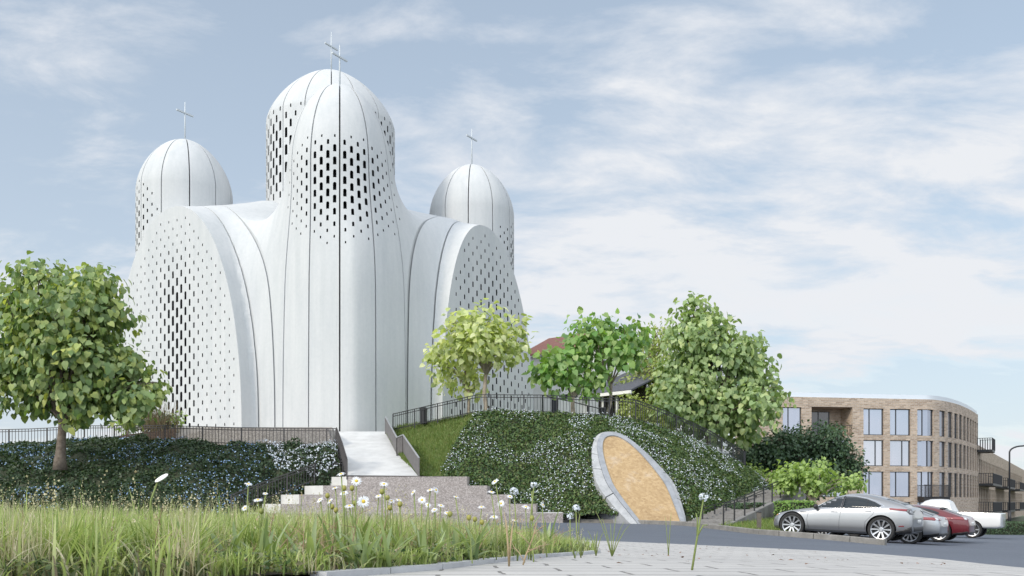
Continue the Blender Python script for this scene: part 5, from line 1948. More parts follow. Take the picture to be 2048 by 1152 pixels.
# fine seed heads on thin stalks above the grass
rng = np.random.default_rng(41)
n = 800
y = 2.6 + 7 * rng.random(n) ** 1.1; x = rng.uniform(-1, .3, n) * (.6 * y)
k = in_poly(x, y, BED); x, y = x[k], y[k]; z = gz(x, y)
h = h_left(x, y, z, rng) * 1.25
pos, ydv = [], []
for i in range(len(x)):
    for j in range(9):
        t_ = .72 + .28 * j / 8
        pos.append((x[i] + .012 * math.sin(i) * t_ * 3 + rng.normal(0, .004), y[i] + rng.normal(0, .004), z[i] + h[i] * t_)); ydv.append((rng.normal(0, .5), rng.normal(0, .5), 1))
pos = np.array(pos); ydv = np.array(ydv)
tag(link('seed_heads', scatter('seed_heads', IVY_V, IVY_F, pos, ydv, rng.normal(0, 1, (len(pos), 3)), rng.uniform(.006, .012, len(pos))), GR_STRAW), kind='stuff')
# low weeds along the edging
n = 5200
y = 2.4 + 5.6 * rng.random(n); xe_ = np.interp(y, [2.55, 3.05, 4.3, 5.8, 7.0, 8.2], [-.55, -.27, .08, .42, .66, .5]); x = xe_ - np.abs(rng.normal(.0, .28, n)) - .05
z = gz(x, y) + .04 + rng.random(n) * .045
tag(link('weeds', scatter('weeds', SMALL_V, SMALL_F, np.stack([x, y, z], -1), rng.normal(0, 1, (n, 3)) * [1, 1, .35], rng.normal(0, .5, (n, 3)) + [0, 0, 1], rng.uniform(.010, .026, n)), leaf_mat('weed_leaves', [(.04, .08, .03), (.07, .12, .045), (.10, .14, .05), (.14, .11, .06)], .5, .25)), kind='stuff')

n = 5000
y = rng.uniform(1.9, 4.2, n); x = rng.uniform(-.62, -.02, n) * y; k = in_poly(x, y, BED); x, y = x[k], y[k]; n = len(x)
z = gz(x, y) + .04 + rng.random(n) * .05
tag(link('ground_cover', scatter('ground_cover', SMALL_V, SMALL_F, np.stack([x, y, z], -1), rng.normal(0, 1, (n, 3)) * [1, 1, .4], rng.normal(0, .5, (n, 3)) + [0, 0, 1], rng.uniform(.012, .028, n)), bpy.data.materials['weed_leaves']), kind='stuff')

q = MB()
for i in range(150):
    y = rng.uniform(2.5, 6.5); x = np.interp(y, [2.55, 3.05, 4.3, 5.8, 7.0], [-.55, -.27, .08, .42, .66]) - abs(rng.normal(0, .4)) - .05
    b_ = Vector((x, y, gz(x, y) + .02)); e_ = b_ + Vector((rng.normal(0, .05), rng.normal(0, .05), rng.uniform(.08, .22)))
    q.tube([b_, b_.lerp(e_, .5) + Vector((rng.normal(0, .012), 0, 0)), e_], [.0022, .0018, .0006], 4, caps=False)
    for k in range(3):
        p_ = b_.lerp(e_, rng.uniform(.4, .9)); q.tube([p_, p_ + Vector((rng.normal(0, .03), rng.normal(0, .03), rng.uniform(.01, .05)))], [.0014, .0005], 3, caps=False)
tag(q.build('dry_stems', noisy('brown_twig', (.22, .14, .08), (.36, .27, .17), 6, .8, 0)), kind='stuff')

# broad-leaved rosettes
ROS = leaf_mat('broad_leaves', [(.30, .38, .20), (.34, .40, .23), (0.186, 0.252, 0.112), (0.241, 0.306, 0.157), (0.144, 0.21, 0.097), (0.281, 0.328, 0.15)], .45, .35)


def strap(mb, base, az, L, w, lift, droop, n=7):
    o = len(mb.v)
    for i in range(n + 1):
        t = i / n
        r = L * t * math.cos(lift - droop * t); zz = L * t * math.sin(max(lift - droop * t, -.6))
        ww = w * (math.sin(math.pi * min(1, .12 + t * .88)) ** .7) * (1 - t * .35)
        c = Vector((base[0] + math.cos(az) * r, base[1] + math.sin(az) * r, base[2] + zz))
        s_ = Vector((-math.sin(az), math.cos(az), 0)) * ww / 2
        mb.v += [tuple(c - s_ + Vector((0, 0, ww * .18))), tuple(c), tuple(c + s_ + Vector((0, 0, ww * .18)))]
    for i in range(n):
        a = o + 3 * i
        mb.f += [(a, a + 1, a + 4, a + 3), (a + 1, a + 2, a + 5, a + 4)]; mb.m += [0, 0]


rng = np.random.default_rng(51)
spots = [(462, 0, 2.75), (536, 0, 2.72), (575, 0, 3.0), (622, 0, 2.7), (668, 0, 3.05), (720, 0, 2.78), (770, 0, 2.86), (806, 0, 3.1), (858, 0, 3.12), (905, 0, 3.45), (945, 0, 3.5), (985, 0, 4.0), (1040, 0, 4.6), (880, 0, 3.9), (700, 0, 3.4), (600, 0, 3.5), (380, 0, 2.8), (1090, 0, 5.4)]
for i, (px, py, d) in enumerate(spots):
    x = (px - 1024) / F * d
    c = (x, d, gz(x, d) + .03)
    q = MB()
    for j in range(rng.integers(11, 17)):
        strap(q, (c[0] + rng.normal(0, .012), c[1] + rng.normal(0, .012), c[2]), rng.uniform(0, 6.28), rng.uniform(.11, .205) * (d / 2.8) ** .6, rng.uniform(.015, .026), rng.uniform(.75, 1.5), rng.uniform(.1, .7))
    o = q.build('leafy_plant', ROS, smooth=True)
    tag(o, 'broad strap-leaved green plant growing among the grass in front of the stair', 'plant', 'strap-leaved plants in the flower bed')

# daisies -------------------------------------------------------------
DY = mat('daisy_yellow', (.62, .45, .05), .7)
STEM = noisy('flower_stem', (.14, .19, .05), (.22, .26, .08), 6, .6, 0)
DPET = leaf_mat('daisy_petals', [(.78, .80, .84), (.70, .73, .80), (.82, .83, .85)], .5, .25, (1, 1, 1))


def stem_base(px, d, dy=0.0):
    x = (px - 1024) / F * d
    return Vector((x, d, gz(x, d) + .03))


def daisy(px, py, dpx, d, face, seed, label, group, foot_px=None, bud=False):
    rng = np.random.default_rng(seed)
    head = P(px, py, d)
    r = dpx / 2 / F * d
    b = stem_base(foot_px if foot_px is not None else px + rng.uniform(-14, 14), d)
    root = empty('daisy', tuple(b)); tag(root, label, 'daisy', group)
    f = Vector(face).normalized()
    st = MB(); m1 = b.lerp(head, .5) + Vector((rng.normal(0, .008), 0, 0))
    st.tube([b, m1, head - f * r * .30], [.0030, .0026, .0022], 6)
    st.build('stem', STEM, root, smooth=True, ws=True)
    s1 = f.orthogonal().normalized(); s2 = f.cross(s1)
    p = MB(); n = int(rng.integers(18, 24))
    for i in range(n):
        a = 2 * math.pi * i / n + rng.normal(0, .06)
        L = r * rng.uniform(.85, 1.06); w = r * .125
        u = s1 * math.cos(a) + s2 * math.sin(a); v_ = f.cross(u)
        dr = rng.uniform(-.1, .32)
        q0 = head + u * r * .2
        q1 = head + u * L * .62 + f * r * .10 * (1 - dr)
        q2 = head + u * L - f * r * dr * .5
        o = len(p.v)
        p.v += [tuple(q0 - v_ * w * .5), tuple(q0 + v_ * w * .5), tuple(q1 + v_ * w), tuple(q1 - v_ * w), tuple(q2 + v_ * w * .35), tuple(q2 - v_ * w * .35)]
        p.f += [(o, o + 1, o + 2, o + 3), (o + 3, o + 2, o + 4, o + 5)]; p.m += [0, 0]
    p.build('petals', DPET, root, ws=True)
    q = MB(); rr = r * .30
    prof = [(rr * .9, -.1 * rr), (rr, .15 * rr), (rr * .75, .5 * rr), (rr * .25, .68 * rr), (rr * .02, .7 * rr)]
    o = 0; N_ = 12
    for rad, hh in prof:
        for k in range(N_):
            a = 2 * math.pi * k / N_; q.v.append(tuple(head + s1 * rad * math.cos(a) + s2 * rad * math.sin(a) + f * hh))
    for i in range(len(prof) - 1):
        for k in range(N_):
            q.f.append((i * N_ + k, i * N_ + (k + 1) % N_, (i + 1) * N_ + (k + 1) % N_, (i + 1) * N_ + k)); q.m.append(0)
    q.build('centre', DY, root, smooth=True, ws=True)
    q = MB()
    q.tube([head - f * r * .42, head - f * r * .25, head - f * r * .05], [r * .08, r * .30, r * .34], 9)
    q.build('calyx', STEM, root, smooth=True, ws=True)


DG = 'daisies standing in the grass before the stair'
DL = 'white daisy with yellow centre on a tall stem in the grass before the stair'
heads = [(682, 948, 23, (-.2, -.35, .9)), (713, 962, 27, (.2, -.75, .5)), (768, 968, 22, (.1, -.5, .8)), (727, 1003, 30, (.1, -.95, .25)), (670, 976, 18, (-.3, -.3, .9)), (688, 986, 22, (-.1, -.5, .8)), (699, 1012, 24, (0, -.3, .9)),
         (757, 992, 19, (-.2, -.4, .9)), (783, 1002, 20, (.1, -.4, .8)), (798, 1000, 17, (.3, -.3, .9)), (826, 985, 18, (-.7, -.4, .5)), (860, 980, 20, (-.3, -.3, .9)), (872, 980, 19, (.7, -.5, .4)), (844, 1000, 21, (0, -.85, .5)), (856, 1010, 16, (.1, -.8, .5)),
         (882, 1011, 19, (.2, -.4, .9)), (869, 1020, 19, (-.1, -.5, .8)), (894, 1026, 18, (.2, -.4, .8)), (912, 994, 17, (.3, -.2, .95)), (990, 963, 21, (-.5, -.4, .7)), (983, 984, 20, (.1, -.3, .9)), (1020, 993, 17, (.2, -.5, .8)), (1002, 1007, 18, (-.2, -.9, .3)),
         (1052, 1014, 21, (.2, -.4, .9)), (1086, 1010, 17, (.8, -.4, .5)), (963, 1014, 19, (0, -.3, .9)), (988, 1034, 23, (0, -.35, .9)), (1030, 1041, 17, (.2, -.2, .9)), (497, 968, 20, (.2, -.3, .9)), (531, 987, 14, (.1, -.4, .9)), (516, 1000, 24, (0, -.3, .95)), (490, 1016, 18, (-.2, -.7, .6)), (660, 1002, 20, (-.6, -.4, .6)), (640, 1000, 18, (-.4, -.5, .6))]
for i, (px, py, dp, fc) in enumerate(heads):
    daisy(px, py, dp * .86, 3.15 + .55 * ((i * 37) % 10) / 10 + (.5 if px > 950 else 0), fc, 100 + i, DL, DG)

# buds
rng = np.random.default_rng(61)
BUD = noisy('bud', (.16, .2, .05), (.32, .28, .06), 8, .6, 0)
for i, (px, py) in enumerate([(850 * 0 + 704, 978), (664, 1015), (672, 1022), (709, 1008), (688, 978), (775, 997), (780, 1017), (764, 985), (800, 1010), (523, 1024), (950, 1040), (964, 1046), (938, 1037), (1064, 1038), (900, 1030), (655, 993)]):
    d = 3.2 + .4 * rng.random(); h_ = P(px, py, d); b = stem_base(px + rng.uniform(-8, 8), d)
    root = empty('flower_bud', tuple(b)); tag(root, 'closed yellow-green flower bud on a thin stem among the daisies', 'flower bud', 'closed buds among the daisies')
    MB().tube([b, b.lerp(h_, .5), h_], [.0026, .0022, .002], 5).build('stem', STEM, root, ws=True)
    MB().lathe([(.002, -.008), (.008, -.003), (.0095, .004), (.006, .012), (.001, .014)], tuple(h_), 10).build('bud', BUD, root, smooth=True, ws=True)


def umbel(px, py, rpx, d, foot, label, seed, extra=(), base_d=None, leaves=2):
    rng = np.random.default_rng(seed)
    h_ = P(px, py, d); r = rpx / F * d
    fx = (foot[0] - 1024) / F * d
    zf = gz(fx, d) + .018
    b = Vector((fx, d, zf))
    root = empty('wild_flower', tuple(b)); tag(root, label, 'wild flower')
    q = MB(); mid = b.lerp(h_, .5) + Vector((rng.normal(0, .01), 0, 0))
    q.tube([b, mid, h_ - Vector((0, 0, r * .7))], [.0042, .0034, .0026], 6)
    for (ex, ey) in extra:
        e = P(ex, ey, d); q.tube([b.lerp(h_, .45), b.lerp(h_, .6).lerp(e, .5), e], [.003, .0024, .002], 6)
    q.build('stem', STEM, root, smooth=True, ws=True)
    p = MB()
    c0 = h_ - Vector((0, 0, r * .7))
    for i in range(26):
        u = Vector(rng.normal(0, 1, 3)); u.z = abs(u.z) * .9 + .1; u.normalize()
        e = c0 + u * r * rng.uniform(.85, 1.1)
        p.tube([c0, e], .0009, 4)
    p.build('pedicels', STEM, root, ws=True)
    pos, nn, n_ = [], [], 70
    for i in range(n_):
        u = Vector(rng.normal(0, 1, 3)); u.z = u.z * .7 + .35; u.normalize()
        pos.append(tuple(c0 + Vector((0, 0, r * .25)) + u * r * rng.uniform(.7, 1.0))); nn.append(tuple(u))
    link('blossom', scatter('blossom', FLOWER_V, FLOWER_F, np.array(pos), rng.normal(0, 1, (n_, 3)), np.array(nn), r * rng.uniform(.22, .34, n_)), PETAL, root, True)
    if leaves:
        L_ = MB()
        for i in range(leaves): strap(L_, tuple(b), rng.uniform(0, 6.28), .12, .006, 1.2, .5)
        L_.build('leaf', ROS, root, smooth=True, ws=True)


umbel(1407, 991, 9, 3.1, (1384, 1160), 'tallest lone white-tufted wild flower on a long bent stem over the paving, rightmost of all', 71, ((1392, 1027), (1415, 1050)), leaves=0)
umbel(1152, 1013, 8, 4.6, (1162, 1075), 'white tufted wild flower at the right tip of the grass below the portal, taller one', 72, ((1160, 1027),))
umbel(1140, 1030, 7, 4.4, (1150, 1085), 'yellowish-white tufted wild flower just left of the taller one at the tip of the grass', 73)
umbel(1028, 980, 9, 3.9, (1035, 1100), 'white tufted wild flower among the daisies before the bottom right corner of the stair', 74)
umbel(1068, 967, 7, 4.0, (1062, 1095), 'white tufted wild flower standing highest in front of the ivy left of the portal', 75, ((1063, 983),))


def sprout(px, py, d, label, seed, n=5, hpx=60, m=None, spread=18):
    rng = np.random.default_rng(seed)
    x = (px - 1024) / F * d; b = Vector((x, d, gz(x, d) + .016))
    q = MB()
    for i in range(n):
        a = i / max(n - 1, 1) * 2 - 1
        e = b + Vector((a * spread / F * d + rng.normal(0, .01), rng.normal(0, .03), hpx / F * d * rng.uniform(.6, 1.0)))
        q.tube([b, b.lerp(e, .35) + Vector((0, 0, .02)), b.lerp(e, .7) + Vector((0, 0, .02)), e], [.0034, .0026, .002, .0009], 5)
    tag(q.build('sprout', m or STEM, smooth=True), label, 'sprout')


DRY = noisy('dry_stalk', (.30, .22, .13), (.42, .33, .2), 5, .8, 0)
sprout(1224, 1123, 5.2, 'thin green sprout with splayed blades growing from the paving right of the grass', 81, 6, 95, None, 34)
sprout(1164, 1118, 5.4, 'small two-legged green sprout at the right tip of the bed edging', 82, 4, 45, None, 14)
sprout(1192, 1118, 5.4, 'short dark-green sprout between the bed tip and the splayed sprout', 83, 5, 60, None, 12)
rng = np.random.default_rng(84)
b_ = stem_base(1046, 3.15); q = MB()
main = [b_, P(1052, 1110, 3.15), P(1066, 1075, 3.17), P(1074, 1045, 3.17)]
q.tube(main, [.0034, .003, .0022, .0012], 6)
for st_, en_ in (((1054, 1105), (1100, 1088)), ((1060, 1090), (1030, 1062)), ((1068, 1068), (1094, 1050)), ((1056, 1100), (1084, 1100)), ((1050, 1125), (1026, 1092))):
    s_, t_ = P(*st_, 3.15), P(*en_, 3.12 + .1 * rng.random())
    q.tube([s_, s_.lerp(t_, .5) + Vector((0, 0, .006)), t_], [.002, .0016, .0008], 5)
    for k in range(3):
        p_ = s_.lerp(t_, rng.uniform(.4, .95)); q.tube([p_, p_ + Vector((rng.normal(0, .012), rng.normal(0, .01), rng.uniform(.004, .022)))], [.0011, .0005], 4)
tag(q.build('sprout', DRY, smooth=True), 'pale dry branching stalk rising at the edge of the bed', 'sprout')
sprout(1018, 1146, 3.3, 'thin upright dry stalk left of the pale branching stalk', 85, 4, 120, DRY, 12)
sprout(1337, 1102, 6.0, 'thin straight bare stem standing alone on the paving before the chipboard panel', 86, 2, 95, None, 2)

# small white disc on a stalk in the left grass
dr = empty('garden_disc', tuple(stem_base(297, 3.6))); tag(dr, 'tilted white oval disc on a green stalk above the grass at left', 'disc')
hd = P(323, 956, 3.6)
MB().tube([tuple(stem_base(292, 3.6)), tuple(P(302, 1000, 3.6)), tuple(P(316, 962, 3.6))], [.005, .0042, .0035], 6).build('stalk', STEM, dr, smooth=True, ws=True)
ax = Vector((-.42, -.42, .80)).normalized(); s1 = Vector((.88, 0, .47)); s1 = (s1 - ax * s1.dot(ax)).normalized(); s2 = ax.cross(s1)
q = MB(); N_ = 28; rr = 14.5 / F * 3.6
for hh, kk in ((-.0025, .96), (-.001, 1.0), (.001, 1.0), (.0022, .94), (.0010, .86)):
    for k in range(N_):
        a = 2 * math.pi * k / N_; q.v.append(tuple(hd + s1 * rr * kk * math.cos(a) + s2 * rr * kk * math.sin(a) + ax * hh))
for i in range(4):
    for k in range(N_): q.f.append((i * N_ + k, i * N_ + (k + 1) % N_, (i + 1) * N_ + (k + 1) % N_, (i + 1) * N_ + k)); q.m.append(0)
q.f += [tuple(range(N_))[::-1], tuple(range(4 * N_, 5 * N_))]; q.m += [0, 0]
q.build('disc', mat('white_plastic', (.78, .78, .77), .4), dr, ws=True)

# fallen leaves on the paving
rng = np.random.default_rng(91); n = 70
y = rng.uniform(3, 10, n); x = np.interp(y, [3, 7, 10], [-.2, .75, .6]) + rng.random(n) ** 1.3 * 2.4
z = gz(x, y) + .026
tag(link('fallen_leaves', scatter('fallen_leaves', SMALL_V, SMALL_F, np.stack([x, y, z], -1), rng.normal(0, 1, (n, 3)) * [1, 1, .1], rng.normal(0, .25, (n, 3)) + [0, 0, 1], rng.uniform(.014, .035, n)), leaf_mat('dead_leaves', [(.16, .08, .05), (.25, .13, .08), (.12, .09, .07)], .8, .1)), kind='stuff')
# ------------------------------------------------------------------ parked cars
RUBBER = noisy('tyre_rubber', (.014, .014, .015), (.03, .03, .03), 20, .85, .2)
ALLOY = mat('alloy', (.5, .51, .53), .32, .85)
CHROME = mat('chrome_trim', (.75, .76, .78), .12, 1.0)
CLAD = mat('black_cladding', (.02, .02, .022), .55)
CARGLASS = mat('car_glass', (.012, .018, .022), .03, 0, .5)
REDL = mat('red_lamp', (.20, .008, .011), .12, 0, .7, coat=.8)
CLEARL = mat('clear_lamp', (.55, .57, .6), .12, .3, .7, coat=.8)
AMBER = mat('amber_lamp', (.7, .28, .05), .15, 0, .7, coat=.8)
DARKL = mat('smoked_lamp', (.05, .05, .055), .08, .2, .8, coat=.8)
WHITEP = mat('plate_white', (.72, .72, .70), .5)


def paint(name, c, metal, rough=.3):
    m = mat(name, c, rough, metal, .5, coat=.9)
    v = coord(m); n = noise_tex(m, v, 900, 2, .5)
    if metal: lk(m, ramp(m, n, [(.35, tuple(q * .9 for q in c)), (.65, tuple(min(1, q * 1.08) for q in c))]), bs(m).inputs['Base Color'])
    return m


def wheel_meshes(r, w, spokes):
    t = MB()
    t.lathe([(r * .72, -w * .42), (r * .82, -w * .5), (r * .95, -w * .5), (r, -w * .34), (r * 1.004, 0), (r, w * .34), (r * .95, w * .5), (r * .82, w * .5), (r * .72, w * .42)], (0, 0, 0), 40, 0, 'y', False)
    tyre = t.mesh('tyre', angle=50)
    q = MB()
    q.lathe([(r * .74, -w * .45), (r * .70, -w * .40), (r * .67, -.2 * w), (r * .67, w * .34), (r * .70, w * .44), (r * .75, w * .47), (r * .76, w * .44)], (0, 0, 0), 40, 0, 'y', False)
    for i in range(spokes):
        a = 2 * math.pi * i / spokes
        for da in ((-.05, .10), ):
            a1, a2 = a, a
            p0 = [(r * .13 * math.cos(a + s), r * .13 * math.sin(a + s)) for s in (-.32, .32)]
            p1 = [(r * .71 * math.cos(a + s * .11), r * .71 * math.sin(a + s * .085)) for s in (-1, 1)]
            y0, y1 = w * .30, w * .43
            vs = [(p0[0][0], y0, p0[0][1]), (p0[1][0], y0, p0[1][1]), (p1[1][0], y1, p1[1][1]), (p1[0][0], y1, p1[0][1])]
            vb = [(x, y - w * .16, z) for x, y, z in vs]
            q.add(vs + vb, [(0, 1, 2, 3), (7, 6, 5, 4), (0, 4, 5, 1), (1, 5, 6, 2), (2, 6, 7, 3), (3, 7, 4, 0)])
    q.lathe([(r * .17, w * .1), (r * .17, w * .33), (r * .12, w * .38), (.001, w * .38)], (0, 0, 0), 20, 0, 'y', False)
    rim = q.mesh('rim', angle=30)
    h = MB(); h.lathe([(r * .66, w * .05), (.001, w * .05)], (0, 0, 0), 30, 0, 'y', False)
    h.lathe([(r * .66, -w * .3), (.001, -w * .3)], (0, 0, 0), 30, 0, 'y', False)
    hub = h.mesh('brake')
    return tyre, rim, hub


def make_car(name, label, L, W, prof, wheels, paint_m, wr_=.37, spokes=10, pos=(0, 0), head=(1, 0), build=None, tyre_w=.25):
    """prof rows: s, z centre line, z belt, z sill, half width, roof half width"""
    hv = Vector((head[0], head[1])).normalized()
    rz = math.atan2(hv.y, hv.x)
    root = empty(name, (0, 0, 0), rz)
    tag(root, label, 'car' if 'pickup' not in name else 'pickup')
    xf, xr = L * (.5 - wheels[0]), L * (.5 - wheels[1])
    gp = [gz(pos[0] + hv.x * x, pos[1] + hv.y * x) for x in (xf, xr)]
    pitch = -math.atan2(gp[0] - gp[1], xf - xr)
    root.rotation_euler = (0, pitch, rz)
    zc = gp[0] + (gp[1] - gp[0]) * (xf / (xf - xr)) + .022
    root.location = (pos[0], pos[1], zc)
    pr = np.array(prof)
    ss = np.unique(np.concatenate([pr[:, 0], np.linspace(.02, .98, 28)]))
    col = [np.interp(ss, pr[:, 0], pr[:, i]) for i in range(1, 6)]
    rows = []
    for i, s in enumerate(ss):
        zr, zs, zb, w, wr2 = (c[i] for c in col)
        zs = min(zs, zr - .03)
        x = L * (.5 - s)
        half = [(0, zb), (.55 * w, zb), (.90 * w, zb + .012), (.985 * w, zb + .11), (w, zb + .45 * (zs - zb)), (.990 * w, zs - .13 * (zs - zb)), (.955 * w, zs),
                (.955 * w * .45 + wr2 * .55, zs + (zr - zs) * .58), (wr2, zr - .16 * (zr - zs) - .012), (wr2 * .62, zr - .012), (0, zr)]
        ring = half + [(-y, z) for y, z in half[-2:0:-1]]
        rows.append([(x, y, z) for y, z in ring])
    n = len(rows[0]); nr = len(rows)
    vs = [p for r_ in rows for p in r_]
    fs = [(i * n + k, i * n + (k + 1) % n, (i + 1) * n + (k + 1) % n, (i + 1) * n + k) for i in range(nr - 1) for k in range(n)]
    h = n // 2
    for base, fl in ((0, 1), ((nr - 1) * n, 0)):
        for k in range(h):
            a, b, c_, d_ = k, k + 1, (n - k - 1) % n, (n - k) % n
            f = [a, b, c_, d_]
            f = list(dict.fromkeys(f))
            if len(f) < 3: continue
            f = [base + q for q in f]
            fs.append(tuple(f[::-1] if fl else f))
    me = bpy.data.meshes.new('body'); me.from_pydata(vs, [], fs)
    bm = bmesh.new(); bm.from_mesh(me); bmesh.ops.recalc_face_normals(bm, faces=bm.faces); bm.to_mesh(me); bm.free()
    o = link('body', me, [paint_m, MAT['void']], root)
    md = o.modifiers.new('s', 'SUBSURF'); md.levels = 2; md.render_levels = 2
    dg = bpy.context.evaluated_depsgraph_get(); dg.update()
    nm = bpy.data.meshes.new_from_object(o.evaluated_get(dg)); o.modifiers.clear(); o.data = nm
    nm.polygons.foreach_set('use_smooth', [True] * len(nm.polygons))
    bmt = bmesh.new(); bmt.from_mesh(nm); bvh = BVHTree.FromBMesh(bmt)
    # arches (cut with the car still untransformed)
    loc, rot = root.location.copy(), root.rotation_euler.copy()
    root.location = (0, 0, 0); root.rotation_euler = (0, 0, 0); bpy.context.view_layer.update()
    ym = W / 2
    cut = MB()
    for x in (xf, xr):
        for sg in (1, -1):
            cut.lathe([(wr_ * 1.10, sg * (ym - .42)), (wr_ * 1.10, sg * (ym + .3))] if sg > 0 else [(wr_ * 1.10, -(ym + .3)), (wr_ * 1.10, -(ym - .42))], (x, 0, wr_ * 1.01), 40, 1, 'y', True)
    apply_bool(o, [fix_orient2(cut)])
    nm = o.data
    nm.polygons.foreach_set('use_smooth', [True] * len(nm.polygons)); nm.set_sharp_from_angle(angle=R(32))
    root.location, root.rotation_euler = loc, rot

    def hit(org, dr):
        r_ = bvh.ray_cast(Vector(org), Vector(dr))
        return (r_[0], r_[1]) if r_[0] is not None else (None, None)
    dirs = {'side': lambda u, v, sg=1: hit((L * (.5 - u), 4 * sg, v), (0, -sg, 0)), 'rear': lambda u, v, sg=1: hit((-6, u, v), (1, 0, 0)), 'front': lambda u, v, sg=1: hit((6, u, v), (-1, 0, 0)), 'top': lambda u, v, sg=1: hit((L * (.5 - u), v, 4), (0, 0, -1))}

    def patch(pname, outline, m, how='side', off=.006, sg=1, parent=None, res=.07, sharp=False):
        pts2 = [Vector(p) for p in outline]
        # densify the outline
        sc = L if how in ('side', 'top') else 1.0
        den = []
        for a, b in zip(pts2, pts2[1:] + pts2[:1]):
            ln = Vector(((b.x - a.x) * sc, b.y - a.y)).length; k = max(1, int(ln / res))
            den += [a.lerp(b, i / k) for i in range(k)]
        xs_ = [p.x for p in den]; ys_ = [p.y for p in den]
        inner = []
        gx = np.arange(min(xs_), max(xs_), res / sc); gy = np.arange(min(ys_), max(ys_), res)
        A, B = np.meshgrid(gx, gy); k = in_poly(A.ravel(), B.ravel(), [tuple(p) for p in den])
        inner = [Vector((a, b)) for a, b, kk in zip(A.ravel(), B.ravel(), k) if kk]
        r_ = delaunay_2d_cdt(den + inner, [], [list(range(len(den)))], 1, 1e-6)
        V_, ok = [], []
        for p in r_[0]:
            h_, n_ = dirs[how](p.x, p.y, sg)
            ok.append(h_ is not None); V_.append(h_ + n_ * off if h_ is not None else Vector((0, 0, 0)))
        F_ = [tuple(f) for f in r_[2] if all(ok[i] for i in f)]
        mb = MB(); mb.add(V_, F_)
        me_ = mb.mesh(pname, True)
        bm_ = bmesh.new(); bm_.from_mesh(me_)
        bmesh.ops.delete(bm_, geom=[v_ for v_ in bm_.verts if not v_.link_faces], context='VERTS')
        bmesh.ops.recalc_face_normals(bm_, faces=bm_.faces); bm_.to_mesh(me_); bm_.free()
        o_ = link(pname, me_, m, parent or root)
        sd = o_.modifiers.new('thick', 'SOLIDIFY'); sd.thickness = off * .9; sd.offset = -1 
        return o_

    def line(pname, pl, m, how='side', rad=.004, off=.001, sg=1, parent=None):
        pts = []
        for a, b in zip(pl, pl[1:]):
            for i in range(8):
                t_ = i / 8; h_, n_ = dirs[how](a[0] + (b[0] - a[0]) * t_, a[1] + (b[1] - a[1]) * t_, sg)
                if h_ is not None: pts.append(h_ + n_ * off)
        h_, n_ = dirs[how](pl[-1][0], pl[-1][1], sg)
        if h_ is not None: pts.append(h_ + n_ * off)
        if len(pts) > 1:
            return MB().tube(pts, rad, 6).build(pname, m, parent or root, smooth=True)
    # wheels
    ty, ri, hb = wheel_meshes(wr_, tyre_w, spokes)
    ty.materials.append(RUBBER); ri.materials.append(ALLOY); hb.materials.append(MAT['void'])
    for x in (xf, xr):
        for sg in (1, -1):
            wo = bpy.data.objects.new('wheel', ri); COL.objects.link(wo); wo.parent = root
            wo.location = (x, sg * (ym - tyre_w * .5 - .015), wr_)
            if sg < 0: wo.rotation_euler = (0, 0, math.pi)
            for nm_, me_ in (('tyre', ty), ('brake_disc', hb)):
                q = bpy.data.objects.new(nm_, me_); COL.objects.link(q); q.parent = wo
    build(root, patch, line, L, W, hit)
    bmt.free()
    return root


def fix_orient2(mb):
    return fix_orient(mb)


def handle(root, hit, L, s, z, m, w=.2):
    h_, n_ = hit((L * (.5 - s), 4, z), (0, -1, 0))
    MB().bar(h_ + Vector((w / 2, .018, 0)), h_ + Vector((-w / 2, .018, 0)), .028, .028).build('door_handle', m, root)


def mirror(root, hit, L, s, z, m):
    h_, n_ = hit((L * (.5 - s), 4, z), (0, -1, 0))
    c = h_ + Vector((.02, .12, .06))
    q = MB().lathe([(.02, -.11), (.07, -.08), (.085, 0), (.07, .08), (.02, .1)], (0, 0, 0), 14, 0, 'y')
    q.v = [(x * .75 + c.x, y + c.y, z_ * 1.0 + c.z) for x, y, z_ in q.v]
    q.bar(h_ + Vector((0, -.02, .02)), c, .04)
    q.build('door_mirror', m, root, smooth=True)


